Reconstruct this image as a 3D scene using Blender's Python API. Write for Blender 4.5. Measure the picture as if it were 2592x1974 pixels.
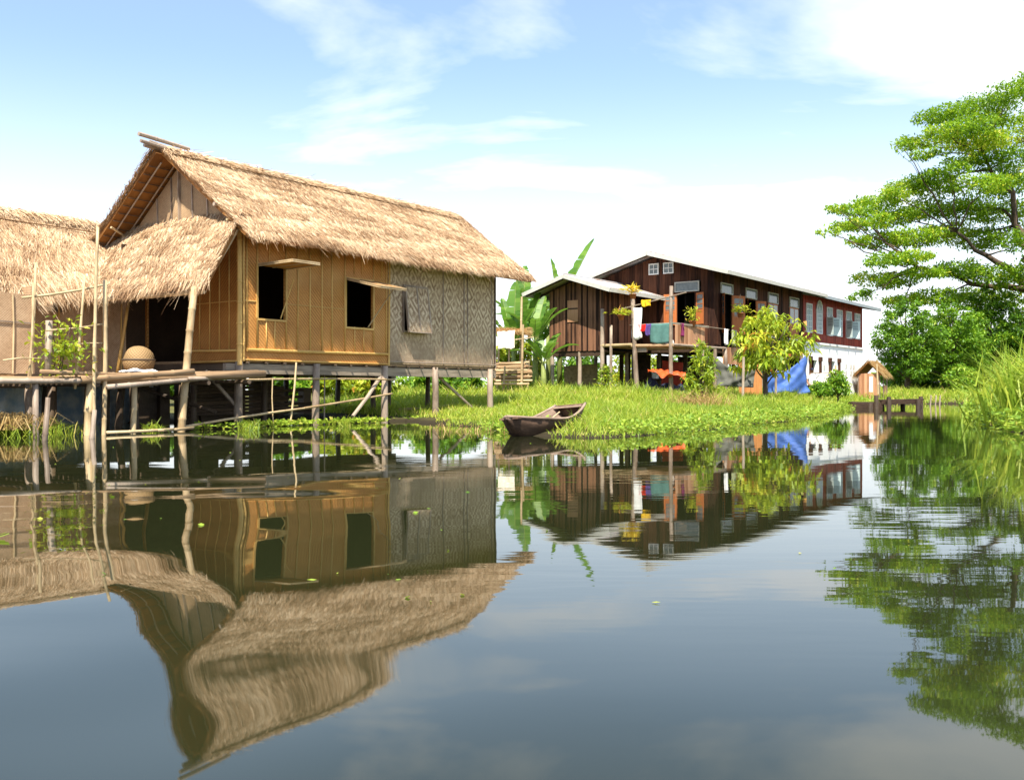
import bpy, bmesh, math, random
import numpy as np
from mathutils import Vector, Matrix

for _o in list(bpy.data.objects):
    bpy.data.objects.remove(_o)
SC = bpy.context.scene
COL = SC.collection
RG = random.Random(11)
NR = np.random.default_rng(11)

# ------------------------------------------------------------------ camera
HC = 0.88                       # eye height above the water, sitting in a boat
cam = bpy.data.cameras.new('camera')
cam.sensor_width = 36.0
cam.lens = 34.2
cam.clip_start = 0.1
cam.clip_end = 6000
camo = bpy.data.objects.new('camera', cam)
COL.objects.link(camo)
camo.location = (0, 0, HC)
camo.rotation_euler = (math.radians(90), 0, 0)
SC.camera = camo

# ------------------------------------------------------------------ sun, sky, exposure
SUN_EL = math.radians(55)
SUN_AZ = Vector((-0.10, -0.995, 0)).normalized()      # horizontal direction towards the sun
sdir = Vector((SUN_AZ.x * math.cos(SUN_EL), SUN_AZ.y * math.cos(SUN_EL), math.sin(SUN_EL)))
sun = bpy.data.lights.new('sun', 'SUN')
sun.energy = 4.3
sun.angle = math.radians(0.55)
sun.color = (1.0, 0.93, 0.80)
suno = bpy.data.objects.new('sun', sun)
COL.objects.link(suno)
suno.rotation_euler = sdir.to_track_quat('Z', 'Y').to_euler()
suno.location = sdir * 80

SC.view_settings.view_transform = 'Standard'
SC.view_settings.look = 'None'
SC.view_settings.gamma = 1.0
SC.view_settings.use_curve_mapping = False
SC.view_settings.exposure = 1.2

W = bpy.data.worlds.new('World')
SC.world = W
W.use_nodes = True
wt = W.node_tree
wt.nodes.clear()
def wn(t, **k):
    n = wt.nodes.new(t)
    for a, b in k.items():
        setattr(n, a, b)
    return n
def wl(a, b):
    wt.links.new(a, b)
wo = wn('ShaderNodeOutputWorld')
bg = wn('ShaderNodeBackground')
bg.inputs['Strength'].default_value = 0.098
sky = wn('ShaderNodeTexSky', sky_type='NISHITA')
sky.sun_disc = False
sky.sun_elevation = SUN_EL
sky.sun_rotation = math.atan2(SUN_AZ.x, SUN_AZ.y)
sky.altitude = 100
sky.air_density = 1.0
sky.dust_density = 0.5
sky.ozone_density = 0.9
tc = wn('ShaderNodeTexCoord')
sep = wn('ShaderNodeSeparateXYZ')
wl(tc.outputs['Generated'], sep.inputs[0])
def wmath(op, a, b=None, clamp=False):
    n = wn('ShaderNodeMath', operation=op)
    n.use_clamp = clamp
    for i, v in enumerate((a, b)):
        if v is None:
            continue
        if isinstance(v, (int, float)):
            n.inputs[i].default_value = v
        else:
            wl(v, n.inputs[i])
    return n.outputs[0]
zz = wmath('ADD', wmath('ABSOLUTE', sep.outputs['Z']), 0.10)
cx = wmath('DIVIDE', sep.outputs['X'], zz)
cy = wmath('DIVIDE', sep.outputs['Y'], zz)
comb = wn('ShaderNodeCombineXYZ')
wl(cx, comb.inputs[0]); wl(cy, comb.inputs[1])
mp = wn('ShaderNodeMapping')
mp.inputs['Location'].default_value = (3.1, 6.27, 0)
mp.inputs['Rotation'].default_value = (0, 0, math.radians(14))
mp.inputs['Scale'].default_value = (0.72, 1.0, 1)
wl(comb.outputs[0], mp.inputs[0])
nz = wn('ShaderNodeTexNoise')
nz.inputs['Scale'].default_value = 0.95
nz.inputs['Detail'].default_value = 7
nz.inputs['Roughness'].default_value = 0.55
nz.inputs['Distortion'].default_value = 0.35
wl(mp.outputs[0], nz.inputs[0])
nz2 = wn('ShaderNodeTexNoise')
nz2.inputs['Scale'].default_value = 0.35
nz2.inputs['Detail'].default_value = 2
wl(mp.outputs[0], nz2.inputs[0])
cl = wmath('ADD', wmath('MULTIPLY', nz.outputs[0], 0.72), wmath('MULTIPLY', nz2.outputs[0], 0.34))
mr = wn('ShaderNodeMapRange', interpolation_type='SMOOTHSTEP')
mr.inputs['From Min'].default_value = 0.465
mr.inputs['From Max'].default_value = 0.66
wl(cl, mr.inputs['Value'])
# thin veil towards the horizon, all round
hz = wn('ShaderNodeMapRange', interpolation_type='SMOOTHSTEP')
hz.inputs['From Min'].default_value = 0.0
hz.inputs['From Max'].default_value = 0.33
hz.inputs['To Min'].default_value = 0.95
hz.inputs['To Max'].default_value = 0.13
wl(sep.outputs['Z'], hz.inputs['Value'])
mask = wmath('MAXIMUM', wmath('MULTIPLY', mr.outputs[0], 0.86), hz.outputs[0])
cmx = wn('ShaderNodeMix', data_type='RGBA')
wl(mask, cmx.inputs['Factor'])
tint = wn('ShaderNodeMix', data_type='RGBA', blend_type='MULTIPLY')
tint.inputs['Factor'].default_value = 1.0
wl(sky.outputs[0], tint.inputs['A'])
tint.inputs['B'].default_value = (0.87, 1.02, 1.10, 1)
wl(tint.outputs['Result'], cmx.inputs['A'])
cmx.inputs['B'].default_value = (6.6, 6.7, 6.8, 1)
wl(cmx.outputs['Result'], bg.inputs['Color'])
wl(bg.outputs[0], wo.inputs[0])

# ------------------------------------------------------------------ helpers
def tag(o, label=None, cat=None, group=None, kind=None):
    if label: o['label'] = label
    if cat: o['category'] = cat
    if group: o['group'] = group
    if kind: o['kind'] = kind
    return o

def thing(name, label, cat, loc=(0, 0, 0), rz=0.0, group=None):
    o = bpy.data.objects.new(name, None)
    o.empty_display_size = 0.2
    COL.objects.link(o)
    o.location = loc
    o.rotation_euler = (0, 0, rz)
    return tag(o, label, cat, group)

def link(name, me, mat, parent=None):
    o = bpy.data.objects.new(name, me)
    COL.objects.link(o)
    if mat is not None and not me.materials:
        me.materials.append(mat)
    if parent is not None:
        o.parent = parent
    return o

def bulk(name, V, F, mat, parent=None, rnd=None, smooth=False):
    """one mesh from numpy arrays: V (n,3); F (m,k)"""
    V = np.ascontiguousarray(V, dtype=np.float32)
    F = np.ascontiguousarray(F, dtype=np.int32)
    me = bpy.data.meshes.new(name)
    m, k = F.shape
    me.vertices.add(len(V)); me.vertices.foreach_set('co', V.ravel())
    me.loops.add(m * k); me.loops.foreach_set('vertex_index', F.ravel())
    me.polygons.add(m)
    me.polygons.foreach_set('loop_start', np.arange(0, m * k, k, dtype=np.int32))
    try:
        me.polygons.foreach_set('loop_total', np.full(m, k, dtype=np.int32))
    except Exception:
        pass
    me.polygons.foreach_set('use_smooth', np.full(m, bool(smooth)))
    if rnd is not None:
        at = me.attributes.new('rnd', 'FLOAT', 'POINT')
        at.data.foreach_set('value', np.ascontiguousarray(rnd, dtype=np.float32))
    me.update(calc_edges=True)
    return link(name, me, mat, parent)

class MB:
    """collects shapes, builds one mesh"""
    def __init__(s):
        s.v = []; s.f = []; s.r = []
        s.cur = 0.5
    def add(s, vs, fs):
        b = len(s.v)
        s.v += [tuple(p) for p in vs]
        s.r += [s.cur] * len(vs)
        s.f += [tuple(i + b for i in f) for f in fs]
        return s
    def box(s, x0, x1, y0, y1, z0, z1):
        vs = [(x0,y0,z0),(x1,y0,z0),(x1,y1,z0),(x0,y1,z0),(x0,y0,z1),(x1,y0,z1),(x1,y1,z1),(x0,y1,z1)]
        return s.add(vs, [(0,3,2,1),(4,5,6,7),(0,1,5,4),(1,2,6,5),(2,3,7,6),(3,0,4,7)])
    def beam(s, p, q, w, h, up=(0,0,1)):
        p = Vector(p); q = Vector(q); d = (q - p).normalized()
        a = d.cross(Vector(up))
        if a.length < 1e-4: a = d.cross(Vector((0,1,0)))
        a.normalize(); b = a.cross(d).normalized()
        a *= w / 2; b *= h / 2
        vs = [p-a-b, p+a-b, p+a+b, p-a+b, q-a-b, q+a-b, q+a+b, q-a+b]
        return s.add(vs, [(0,1,2,3),(7,6,5,4),(0,4,5,1),(1,5,6,2),(2,6,7,3),(3,7,4,0)])
    def tube(s, pts, rad, n=7, cap=True):
        pts = [Vector(p) for p in pts]
        if not isinstance(rad, (list, tuple)): rad = [rad] * len(pts)
        base = len(s.v); prev = None
        for i, p in enumerate(pts):
            d = (pts[min(i+1, len(pts)-1)] - pts[max(i-1, 0)])
            if d.length < 1e-6: d = Vector((0,0,1))
            d.normalize()
            if prev is None:
                a = d.cross(Vector((0.3, 0.2, 1)) if abs(d.z) < .9 else Vector((1, 0.1, 0))).normalized()
            else:
                a = (prev - d * prev.dot(d)).normalized()
            prev = a
            b = d.cross(a)
            for k in range(n):
                t = 2 * math.pi * k / n
                s.v.append(tuple(p + (a * math.cos(t) + b * math.sin(t)) * rad[i])); s.r.append(s.cur)
        for i in range(len(pts) - 1):
            for k in range(n):
                k2 = (k + 1) % n
                s.f.append((base+i*n+k, base+i*n+k2, base+(i+1)*n+k2, base+(i+1)*n+k))
        if cap:
            s.f.append(tuple(base + k for k in reversed(range(n))))
            s.f.append(tuple(base + (len(pts)-1)*n + k for k in range(n)))
        return s
    def pole(s, p, q, r0, r1=None, bow=0.0, n=7, nodes=True, seed=None):
        """bamboo or round pole, slightly bent, with node rings"""
        p = Vector(p); q = Vector(q); L = (q - p).length
        r1 = r0 * 0.85 if r1 is None else r1
        rr = random.Random(seed if seed is not None else int((p.x*37+p.y*71+q.z*13+q.x*7)*1000))
        k = max(2, int(L / 0.45)) if nodes else max(2, min(5, int(L / 0.6)))
        k = min(k, 14)
        side = Vector((rr.uniform(-1,1), rr.uniform(-1,1), rr.uniform(-1,1)))
        side = (side - (q-p).normalized() * side.dot((q-p).normalized()))
        if side.length < 1e-3: side = Vector((1,0,0))
        side.normalize()
        pts = []; rad = []
        for i in range(k + 1):
            t = i / k
            c = p.lerp(q, t) + side * (bow * math.sin(math.pi * t) + rr.uniform(-.004, .004))
            r = r0 + (r1 - r0) * t
            if nodes and 0 < i < k:
                d = (q-p).normalized()
                pts += [c - d * .03, c, c + d * .03]; rad += [r, r * 1.17, r]
            else:
                pts.append(c); rad.append(r * rr.uniform(.95, 1.05))
        return s.tube(pts, rad, n)
    def build(s, name, mat, parent=None, smooth=False, kind=None):
        me = bpy.data.meshes.new(name)
        me.from_pydata(s.v, [], s.f)
        at = me.attributes.new('rnd', 'FLOAT', 'POINT')
        at.data.foreach_set('value', np.array(s.r, dtype=np.float32))
        if smooth:
            me.polygons.foreach_set('use_smooth', np.full(len(me.polygons), True))
        me.update()
        o = link(name, me, mat, parent)
        if kind: o['kind'] = kind
        return o

def soft(o, w=0.01, seg=1):
    m = o.modifiers.new('bevel', 'BEVEL'); m.width = w; m.segments = seg; m.limit_method = 'ANGLE'
    return o

# ------------------------------------------------------------------ material helper
class M:
    def __init__(s, name, rough=0.8, spec=0.3):
        s.m = bpy.data.materials.new(name)
        s.m.use_nodes = True
        s.t = s.m.node_tree
        s.b = s.t.nodes['Principled BSDF']
        s.out = s.t.nodes['Material Output']
        s.b.inputs['Roughness'].default_value = rough
        s.b.inputs['Specular IOR Level'].default_value = spec
        s._tc = None
    def n(s, t, **k):
        x = s.t.nodes.new(t)
        for a, b in k.items(): setattr(x, a, b)
        return x
    def put(s, sock, v):
        if v is None: return
        if hasattr(v, 'is_output') or isinstance(v, bpy.types.NodeSocket): s.t.links.new(v, sock)
        else:
            if isinstance(v, tuple) and len(v) == 3 and sock.type == 'RGBA': v = (*v, 1)
            sock.default_value = v
    def co(s, which='Object'):
        if s._tc is None: s._tc = s.n('ShaderNodeTexCoord')
        return s._tc.outputs[which]
    def map(s, scale=(1,1,1), rot=(0,0,0), vec=None, loc=(0,0,0)):
        x = s.n('ShaderNodeMapping')
        s.put(x.inputs['Vector'], vec if vec is not None else s.co())
        x.inputs['Scale'].default_value = scale
        x.inputs['Rotation'].default_value = rot
        x.inputs['Location'].default_value = loc
        return x.outputs[0]
    def noise(s, scale=5, detail=4, vec=None, rough=.55, dist=0):
        x = s.n('ShaderNodeTexNoise')
        s.put(x.inputs['Vector'], vec if vec is not None else s.co())
        x.inputs['Scale'].default_value = scale
        x.inputs['Detail'].default_value = detail
        x.inputs['Roughness'].default_value = rough
        x.inputs['Distortion'].default_value = dist
        return x.outputs['Fac']
    def ramp(s, fac, stops, interp='LINEAR'):
        x = s.n('ShaderNodeValToRGB')
        s.put(x.inputs[0], fac)
        cr = x.color_ramp
        cr.interpolation = interp
        while len(cr.elements) < len(stops): cr.elements.new(0.5)
        for e, (p, c) in zip(cr.elements, stops):
            e.position = p; e.color = (*c, 1)
        return x.outputs[0]
    def mix(s, fac, a, b, blend='MIX'):
        x = s.n('ShaderNodeMix', data_type='RGBA', blend_type=blend)
        s.put(x.inputs['Factor'], fac); s.put(x.inputs['A'], a); s.put(x.inputs['B'], b)
        return x.outputs['Result']
    def ma(s, op, a, b=None, c=None, clamp=False):
        x = s.n('ShaderNodeMath', operation=op); x.use_clamp = clamp
        s.put(x.inputs[0], a); s.put(x.inputs[1], b); s.put(x.inputs[2], c)
        return x.outputs[0]
    def xyz(s, vec=None):
        x = s.n('ShaderNodeSeparateXYZ'); s.put(x.inputs[0], vec if vec is not None else s.co())
        return x.outputs[0], x.outputs[1], x.outputs[2]
    def attr(s, name='rnd'):
        x = s.n('ShaderNodeAttribute', attribute_name=name)
        return x.outputs['Fac']
    def orand(s):
        return s.n('ShaderNodeObjectInfo').outputs['Random']
    def mrange(s, v, a, b, c=0.0, d=1.0):
        x = s.n('ShaderNodeMapRange'); s.put(x.inputs['Value'], v)
        for k, q in zip(('From Min','From Max','To Min','To Max'), (a,b,c,d)): x.inputs[k].default_value = q
        return x.outputs[0]
    def bump(s, h, strength=.4, dist=.02, normal=None):
        x = s.n('ShaderNodeBump'); s.put(x.inputs['Height'], h)
        x.inputs['Strength'].default_value = strength; x.inputs['Distance'].default_value = dist
        s.put(x.inputs['Normal'], normal)
        s.t.links.new(x.outputs[0], s.b.inputs['Normal'])
        return x.outputs[0]
    def col(s, c): s.put(s.b.inputs['Base Color'], c); return s
    def translucent(s, c, fac):
        t = s.n('ShaderNodeBsdfTranslucent'); s.put(t.inputs['Color'], c)
        x = s.n('ShaderNodeMixShader'); x.inputs[0].default_value = fac
        s.t.links.new(s.b.outputs[0], x.inputs[1]); s.t.links.new(t.outputs[0], x.inputs[2])
        s.t.links.new(x.outputs[0], s.out.inputs['Surface'])
        return s

MATS = {}
def wood(name, dark, light, along='z', rough=.85, grain=18, attrw=0.35):
    """weathered wood: streaks along one axis, per-board shift"""
    m = M(name, rough, .2)
    sc = {'x': (1.2, grain, grain), 'y': (grain, 1.2, grain), 'z': (grain, grain, 1.2)}[along]
    st = m.noise(1.0, 5, m.map(sc), .6)
    big = m.noise(.9, 3)
    f = m.ma('ADD', m.ma('MULTIPLY', st, .62), m.ma('MULTIPLY', big, .38))
    f = m.ma('ADD', f, m.ma('MULTIPLY', m.ma('SUBTRACT', m.attr(), .5), attrw))
    c = m.ramp(f, [(.30, dark), (.52, tuple((a+b)/2 for a, b in zip(dark, light))), (.74, light)])
    m.col(c); m.bump(st, .5, .015)
    MATS[name] = m.m
    return m.m

def pole_mat(name, dark, light, ringdark=(.06,.045,.03)):
    m = M(name, .55, .35)
    big = m.noise(2.2, 4)
    fine = m.noise(1, 4, m.map((40, 40, 6)))
    f = m.ma('ADD', m.ma('MULTIPLY', big, .6), m.ma('MULTIPLY', fine, .4))
    f = m.ma('ADD', f, m.ma('MULTIPLY', m.ma('SUBTRACT', m.orand(), .5), .25))
    c = m.ramp(f, [(.3, dark), (.7, light)])
    m.col(c); m.bump(fine, .25, .01)
    MATS[name] = m.m
    return m.m

def leaf_mat(name, stops, trans=(.25,.45,.04), tf=.32, rough=.5):
    m = M(name, rough, .4)
    c = m.ramp(m.attr(), stops)
    m.col(c); m.translucent(m.mix(.55, c, trans), tf)
    MATS[name] = m.m
    return m.m

def plain(name, c, rough=.7, spec=.3, var=.25, scale=6, metal=0):
    m = M(name, rough, spec)
    nz = m.noise(scale, 5)
    cc = m.mix(m.mrange(nz, .3, .7), tuple(v*(1-var) for v in c), tuple(min(1, v*(1+var*.6)) for v in c))
    m.col(cc); m.b.inputs['Metallic'].default_value = metal
    MATS[name] = m.m
    return m.m

def unit(v): return v / np.maximum(np.linalg.norm(v, axis=-1, keepdims=True), 1e-9)

def strips(P, D, L, Wd, side, taper=.35, bend=None):
    """n tapered quads: base P, direction D (unit), length L, width Wd, side vector"""
    n = len(P)
    L = np.asarray(L).reshape(-1, 1); Wd = np.asarray(Wd).reshape(-1, 1)
    a = side * Wd / 2
    T = P + D * L
    V = np.stack([P - a, P + a, T + a * taper, T - a * taper], 1).reshape(-1, 3)
    F = np.arange(4 * n).reshape(-1, 4)
    return V, F

def blades(P, D, L, Wd, side, droop):
    """n grass blades of two quads, bending: returns V (n*6), F"""
    n = len(P)
    L = np.asarray(L).reshape(-1, 1); Wd = np.asarray(Wd).reshape(-1, 1)
    a = side * Wd / 2
    M1 = P + D * L * .55
    D2 = unit(D + droop)
    T = M1 + D2 * L * .5
    V = np.stack([P - a, P + a, M1 + a * .8, M1 - a * .8, T + a * .12, T - a * .12], 1).reshape(-1, 3)
    i = np.arange(n)[:, None] * 6
    F = np.concatenate([i + np.array([[0, 1, 2, 3]]), i + np.array([[3, 2, 4, 5]])], 0)
    return V, F

def leaves(P, D, L, Wd, rng, droop=.3, upbias=0.0):
    """n folded rhombic leaves starting at P towards D"""
    n = len(P)
    L = np.asarray(L).reshape(-1, 1); Wd = np.asarray(Wd).reshape(-1, 1)
    r = rng.normal(size=(n, 3)); r[:, 2] *= (1 - upbias)
    s = unit(np.cross(D, r + np.array([0, 0, upbias * 0])))
    if upbias > 0:
        s = unit(np.cross(D, np.array([0, 0, 1.0]) + r * .5))
    Mid = P + D * L * .45
    D2 = unit(D + np.array([0, 0, -droop]))
    T = Mid + D2 * L * .55
    V = np.stack([P, Mid + s * Wd / 2, T, Mid - s * Wd / 2], 1).reshape(-1, 3)
    F = np.arange(4 * n).reshape(-1, 4)
    return V, F

FPX = 2096.0
def at(px, py, d):
    """a place seen at (px, py) of the 2206 px wide survey picture, d metres out"""
    return Vector(((px - 1103) / FPX * d, d, HC + (841 - py) / FPX * d))
# ------------------------------------------------------------------ shared materials
BAMBOO = pole_mat('bamboo_pole', (.30,.20,.10), (.62,.47,.27))
BAMBOO_Y = pole_mat('bamboo_yellow', (.46,.26,.07), (.74,.47,.15))
OLDPOLE = pole_mat('weathered_pole', (.15,.105,.075), (.42,.33,.25))
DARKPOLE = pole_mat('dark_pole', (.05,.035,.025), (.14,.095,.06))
GREYWOOD = wood('grey_wood', (.13,.10,.075), (.44,.36,.27), 'x')
DECKWOOD = wood('deck_wood', (.20,.12,.065), (.52,.35,.20), 'x')
ROPE = plain('rope', (.20,.11,.05), .9)

# ------------------------------------------------------------------ shoreline and terrain
LEFT_BANK = [(-400,60),(-60,34),(-22,27.5),(-12,26),(-8,26.6),(-5.2,27.4),(-3.0,27.2),(-1.6,25.2),(-.5,21.6),(.55,18.8),(1.3,18.2),(2.7,19.0),(4.0,20.9),(5.2,23.4),(6.7,26),(9.0,30.3),(10.8,34.2),(12.6,38.5),(15,44.5),(17.2,50),(19.0,54),(22,59),(26.5,61.5),(34,63.5),(48,69),(80,84),(400,200)]
RIGHT_BANK = [(400,170),(80,74),(48,60.5),(33,54),(25,47.5),(19.5,40.5),(15.6,33),(12.8,26.4),(10.6,20.6),(9.6,17),(9.3,13),(9.6,6),(11,-10),(20,-400)]
WPOLY = np.array(LEFT_BANK + RIGHT_BANK + [(-400,-400)], dtype=float)

def seg_dist(P, poly):
    d = np.full(len(P), 1e9)
    for a, b in zip(poly[:-1], poly[1:]):
        a = np.array(a, float); b = np.array(b, float); ab = b - a
        t = np.clip(((P - a) @ ab) / (ab @ ab), 0, 1)
        d = np.minimum(d, np.hypot(*(P - (a + t[:, None] * ab)).T))
    return d
def inside(P, poly):
    x, y = P[:, 0], P[:, 1]; c = np.zeros(len(P), bool)
    n = len(poly)
    for i in range(n):
        x0, y0 = poly[i]; x1, y1 = poly[(i + 1) % n]
        hit = ((y0 > y) != (y1 > y)) & (x < (x1 - x0) * (y - y0) / (y1 - y0 + 1e-12) + x0)
        c ^= hit
    return c
def shore(P):
    """distance to the water's edge, positive on land"""
    d = np.minimum(seg_dist(P, LEFT_BANK), seg_dist(P, RIGHT_BANK))
    return np.where(inside(P, WPOLY), -d, d)
def wob(x, y):
    return (np.sin(x*.9+1.3*np.sin(y*.7)) + np.sin(y*1.1+x*.4) + np.sin(x*2.3-y*1.9)*.5) / 2.5
def ground_z(P):
    d = shore(P)
    x, y = P[:, 0], P[:, 1]
    d = d + .35 * wob(x, y)
    up = np.clip((y - 33) / 10, 0, 1); up = up * up * (3 - 2 * up)
    land = .06 + (.20 + .42 * up) * (1 - np.exp(-np.maximum(d, 0) / 4.0)) + .04 * wob(x*.7+3, y*.7)
    z = np.where(d > 0, land, np.maximum(-.9, .06 + d * .5))
    return z

def axis(lo, hi, mid0, mid1, step, grow=1.16):
    a = list(np.arange(mid0, mid1 + 1e-6, step))
    s = step
    while a[-1] < hi:
        s *= grow; a.append(min(hi, a[-1] + s))
    s = step
    while a[0] > lo:
        s *= grow; a.insert(0, max(lo, a[0] - s))
    return np.array(a)
gx = axis(-2200, 2200, -14, 30, .35); gy = axis(-300, 3000, 12, 66, .4)
GX, GY = np.meshgrid(gx, gy)
GP = np.stack([GX.ravel(), GY.ravel()], 1)
GZ = ground_z(GP)
nx, ny = len(gx), len(gy)
idx = np.arange(nx * ny).reshape(ny, nx)
QF = np.stack([idx[:-1,:-1].ravel(), idx[:-1,1:].ravel(), idx[1:,1:].ravel(), idx[1:,:-1].ravel()], 1)
gm = M('bank_soil', .95, .1)
gn = gm.noise(.5, 5); gf = gm.noise(9, 5)
gc = gm.mix(gm.mrange(gn, .4, .6), (.075,.085,.022), (.16,.17,.04))
gc = gm.mix(gm.mrange(gf, .42, .62), gc, (.11,.085,.045))
gz_ = gm.xyz()[2]
gc = gm.mix(gm.mrange(gz_, .04, .2, 1, 0), gc, (.035,.028,.017))
gm.col(gc); gm.bump(gf, .6, .05)
ground = bulk('ground', np.column_stack([GP, GZ]), QF, gm.m, smooth=True)
tag(ground, 'low muddy bank of earth along both sides of the canal', 'ground', kind='structure')

# ------------------------------------------------------------------ water
wx = axis(-2200, 2200, -4.5, 4.5, .07, 1.10); wy = axis(-200, 3000, 1.6, 11, .07, 1.07)
WX, WY = np.meshgrid(wx, wy)
def wake(x, y):
    c = .87 * x + .49 * y           # across the wake crests
    l = -.49 * x + .87 * y          # along them
    e = np.exp(-((c - .4) / .75) ** 2) / (1 + np.exp((l - 8.5) / .9)) 
    h = .006 * e * np.sin(3.9 * (c - .52) + .3 * np.sin(l * .9))
    for x0, y0, dx_, dy_, A_, w_, tl_ in ((-.62, 2.35, .98, -.20, .0240, .46, 1.3), (-1.8, 3.0, -.86, -.50, .0110, .40, 1.4)):
        s_ = dx_*(x-x0) + dy_*(y-y0); t_ = -dy_*(x-x0) + dx_*(y-y0)
        h += A_ * np.tanh(s_/w_) * np.exp(-(t_/tl_)**2 - (s_/1.7)**2)
    e2 = np.exp(-((x + 2.6) / 1.9) ** 2) / (1 + np.exp((y - 9) / 1.2))
    h += .0055 * e2 * np.sin(2.2 * y + 1.4 * x) + .0016 * e2 * np.sin(5.1 * y - 2.2 * x + 1)
    far = 1 / (1 + np.exp((y - 14) / 2.0))
    h += far * (.0011 * np.sin(1.15 * x + .55 * y + .8) + .0007 * np.sin(1.9 * y - .6 * x))
    return h
WZ = wake(WX, WY)
nx, ny = len(wx), len(wy)
idx = np.arange(nx * ny).reshape(ny, nx)
QF = np.stack([idx[:-1,:-1].ravel(), idx[:-1,1:].ravel(), idx[1:,1:].ravel(), idx[1:,:-1].ravel()], 1)
wm = M('canal_water', .02, .5)
wm.b.inputs['IOR'].default_value = 1.42
wm.col((.016,.019,.007))
r1 = wm.noise(1.0, 2, wm.map((1.3, 5.0, 1)))
r2 = wm.noise(1.0, 2, wm.map((.28, .7, 1)))
rp = wm.noise(.16, 2)
rr = wm.ma('ADD', wm.ma('MULTIPLY', wm.ma('MULTIPLY', r1, wm.mrange(rp, .42, .62)), .40), wm.ma('MULTIPLY', r2, .9))
wm.bump(rr, .5, .0060)
water = bulk('water', np.stack([WX.ravel(), WY.ravel(), WZ.ravel()], 1), QF, wm.m, smooth=True)
tag(water, 'calm dark canal water mirroring houses and sky', 'water', kind='structure')
# ------------------------------------------------------------------ bamboo house: materials
def thatch_mat(name, dark, mid, light):
    m = M(name, .75, .25)
    a = m.attr()
    big = m.noise(1.1, 4, m.map((1, 1, 1)))
    f = m.ma('ADD', m.ma('MULTIPLY', a, .75), m.ma('MULTIPLY', big, .35))
    c = m.ramp(f, [(.18, dark), (.5, mid), (.85, light)])
    c = m.mix(m.mrange(m.noise(5.5, 3), .50, .68, 0, .30), c, dark)
    m.col(c)
    MATS[name] = m.m
    return m.m
THATCH = thatch_mat('thatch_straw', (.16,.08,.035), (.52,.335,.185), (.82,.64,.43))
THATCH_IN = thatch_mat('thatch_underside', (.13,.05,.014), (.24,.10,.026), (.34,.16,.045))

def weave_new(name, axis_, k=1.0):
    """twilled split bamboo matting, fresh orange brown"""
    m = M(name, .6, .3)
    x, y, z = m.xyz()
    h = x if axis_ == 'x' else y
    diag = m.ma('SINE', m.ma('MULTIPLY', m.ma('ADD', h, z), 64.0))
    over = m.ma('SINE', m.ma('MULTIPLY', h, 150.0))
    under = m.ma('SINE', m.ma('MULTIPLY', z, 150.0))
    w = m.ma('ADD', m.ma('MULTIPLY', diag, .5), m.ma('MULTIPLY', m.ma('MULTIPLY', over, under), .35))
    patch = m.noise(1.3, 4)
    fine = m.noise(22, 3)
    amt = m.mrange(m.noise(.9, 2), .38, .62, .09, .30)
    f = m.ma('ADD', m.ma('MULTIPLY', w, amt), m.ma('ADD', m.ma('MULTIPLY', patch, .55), m.ma('MULTIPLY', fine, .35)))
    c = m.ramp(f, [(.12, (.22*k,.085*k,.02*k)), (.45, (.48*k,.21*k,.05*k)), (.8, (.74*k,.38*k,.11*k))])
    # sun-bleached blotches
    c = m.mix(m.mrange(m.noise(.7, 3), .52, .72, 0, .5), c, (.60,.34,.12))
    m.col(c); m.bump(w, .4, .012)
    return m.m
def weave_old(name, axis_='x'):
    """grey weathered matting with a diamond figure"""
    m = M(name, .85, .15)
    x, y, z = m.xyz()
    h = x if axis_ == 'x' else y
    wobv = m.ma('MULTIPLY', m.ma('SUBTRACT', m.noise(4.5, 4), .5), .26)
    hx = m.ma('ADD', h, wobv); zz_ = m.ma('SUBTRACT', z, wobv)
    fx = m.ma('ABSOLUTE', m.ma('SUBTRACT', m.ma('FRACT', m.ma('MULTIPLY', hx, 2.1)), .5))
    fz = m.ma('ABSOLUTE', m.ma('SUBTRACT', m.ma('FRACT', m.ma('MULTIPLY', zz_, 1.45)), .5))
    d = m.ma('ADD', fx, fz)
    ring = m.ma('SINE', m.ma('MULTIPLY', d, 18.8))
    checks = m.ma('MULTIPLY', m.ma('SINE', m.ma('MULTIPLY', h, 95.0)), m.ma('SINE', m.ma('MULTIPLY', z, 95.0)))
    blotch = m.noise(1.2, 4)
    fade = m.mrange(z, 1.9, 2.7, .06, .34)
    fleck = m.noise(1.0, 3, m.map((16, 16, 9) if axis_ == 'x' else (9, 9, 16)))
    f = m.ma('ADD', m.ma('MULTIPLY', ring, m.ma('MULTIPLY', m.ma('MULTIPLY', fade, .62), m.mrange(m.noise(1.7, 3), .34, .56, .3, 1.0))), m.ma('MULTIPLY', checks, .10))
    f = m.ma('ADD', f, m.ma('ADD', m.ma('MULTIPLY', blotch, .42), m.ma('MULTIPLY', fleck, .62)))
    c = m.ramp(f, [(.15, (.19,.115,.065)), (.5, (.43,.31,.20)), (.85, (.74,.60,.42))])
    # damp grey foot of the wall
    c = m.mix(m.mrange(m.ma('ADD', z, m.ma('MULTIPLY', blotch, .9)), 2.1, 3.1, .5, 0), c, (.25,.18,.125))
    m.col(c); m.bump(f, .35, .012)
    return m.m
NEWX = weave_new('woven_bamboo_new_front', 'x'); NEWY = weave_new('woven_bamboo_shaded_gable', 'y', .72)  # gable copy is scaled darker: porch shade put into its colour
OLDX = weave_old('woven_bamboo_old_front', 'x')
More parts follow.
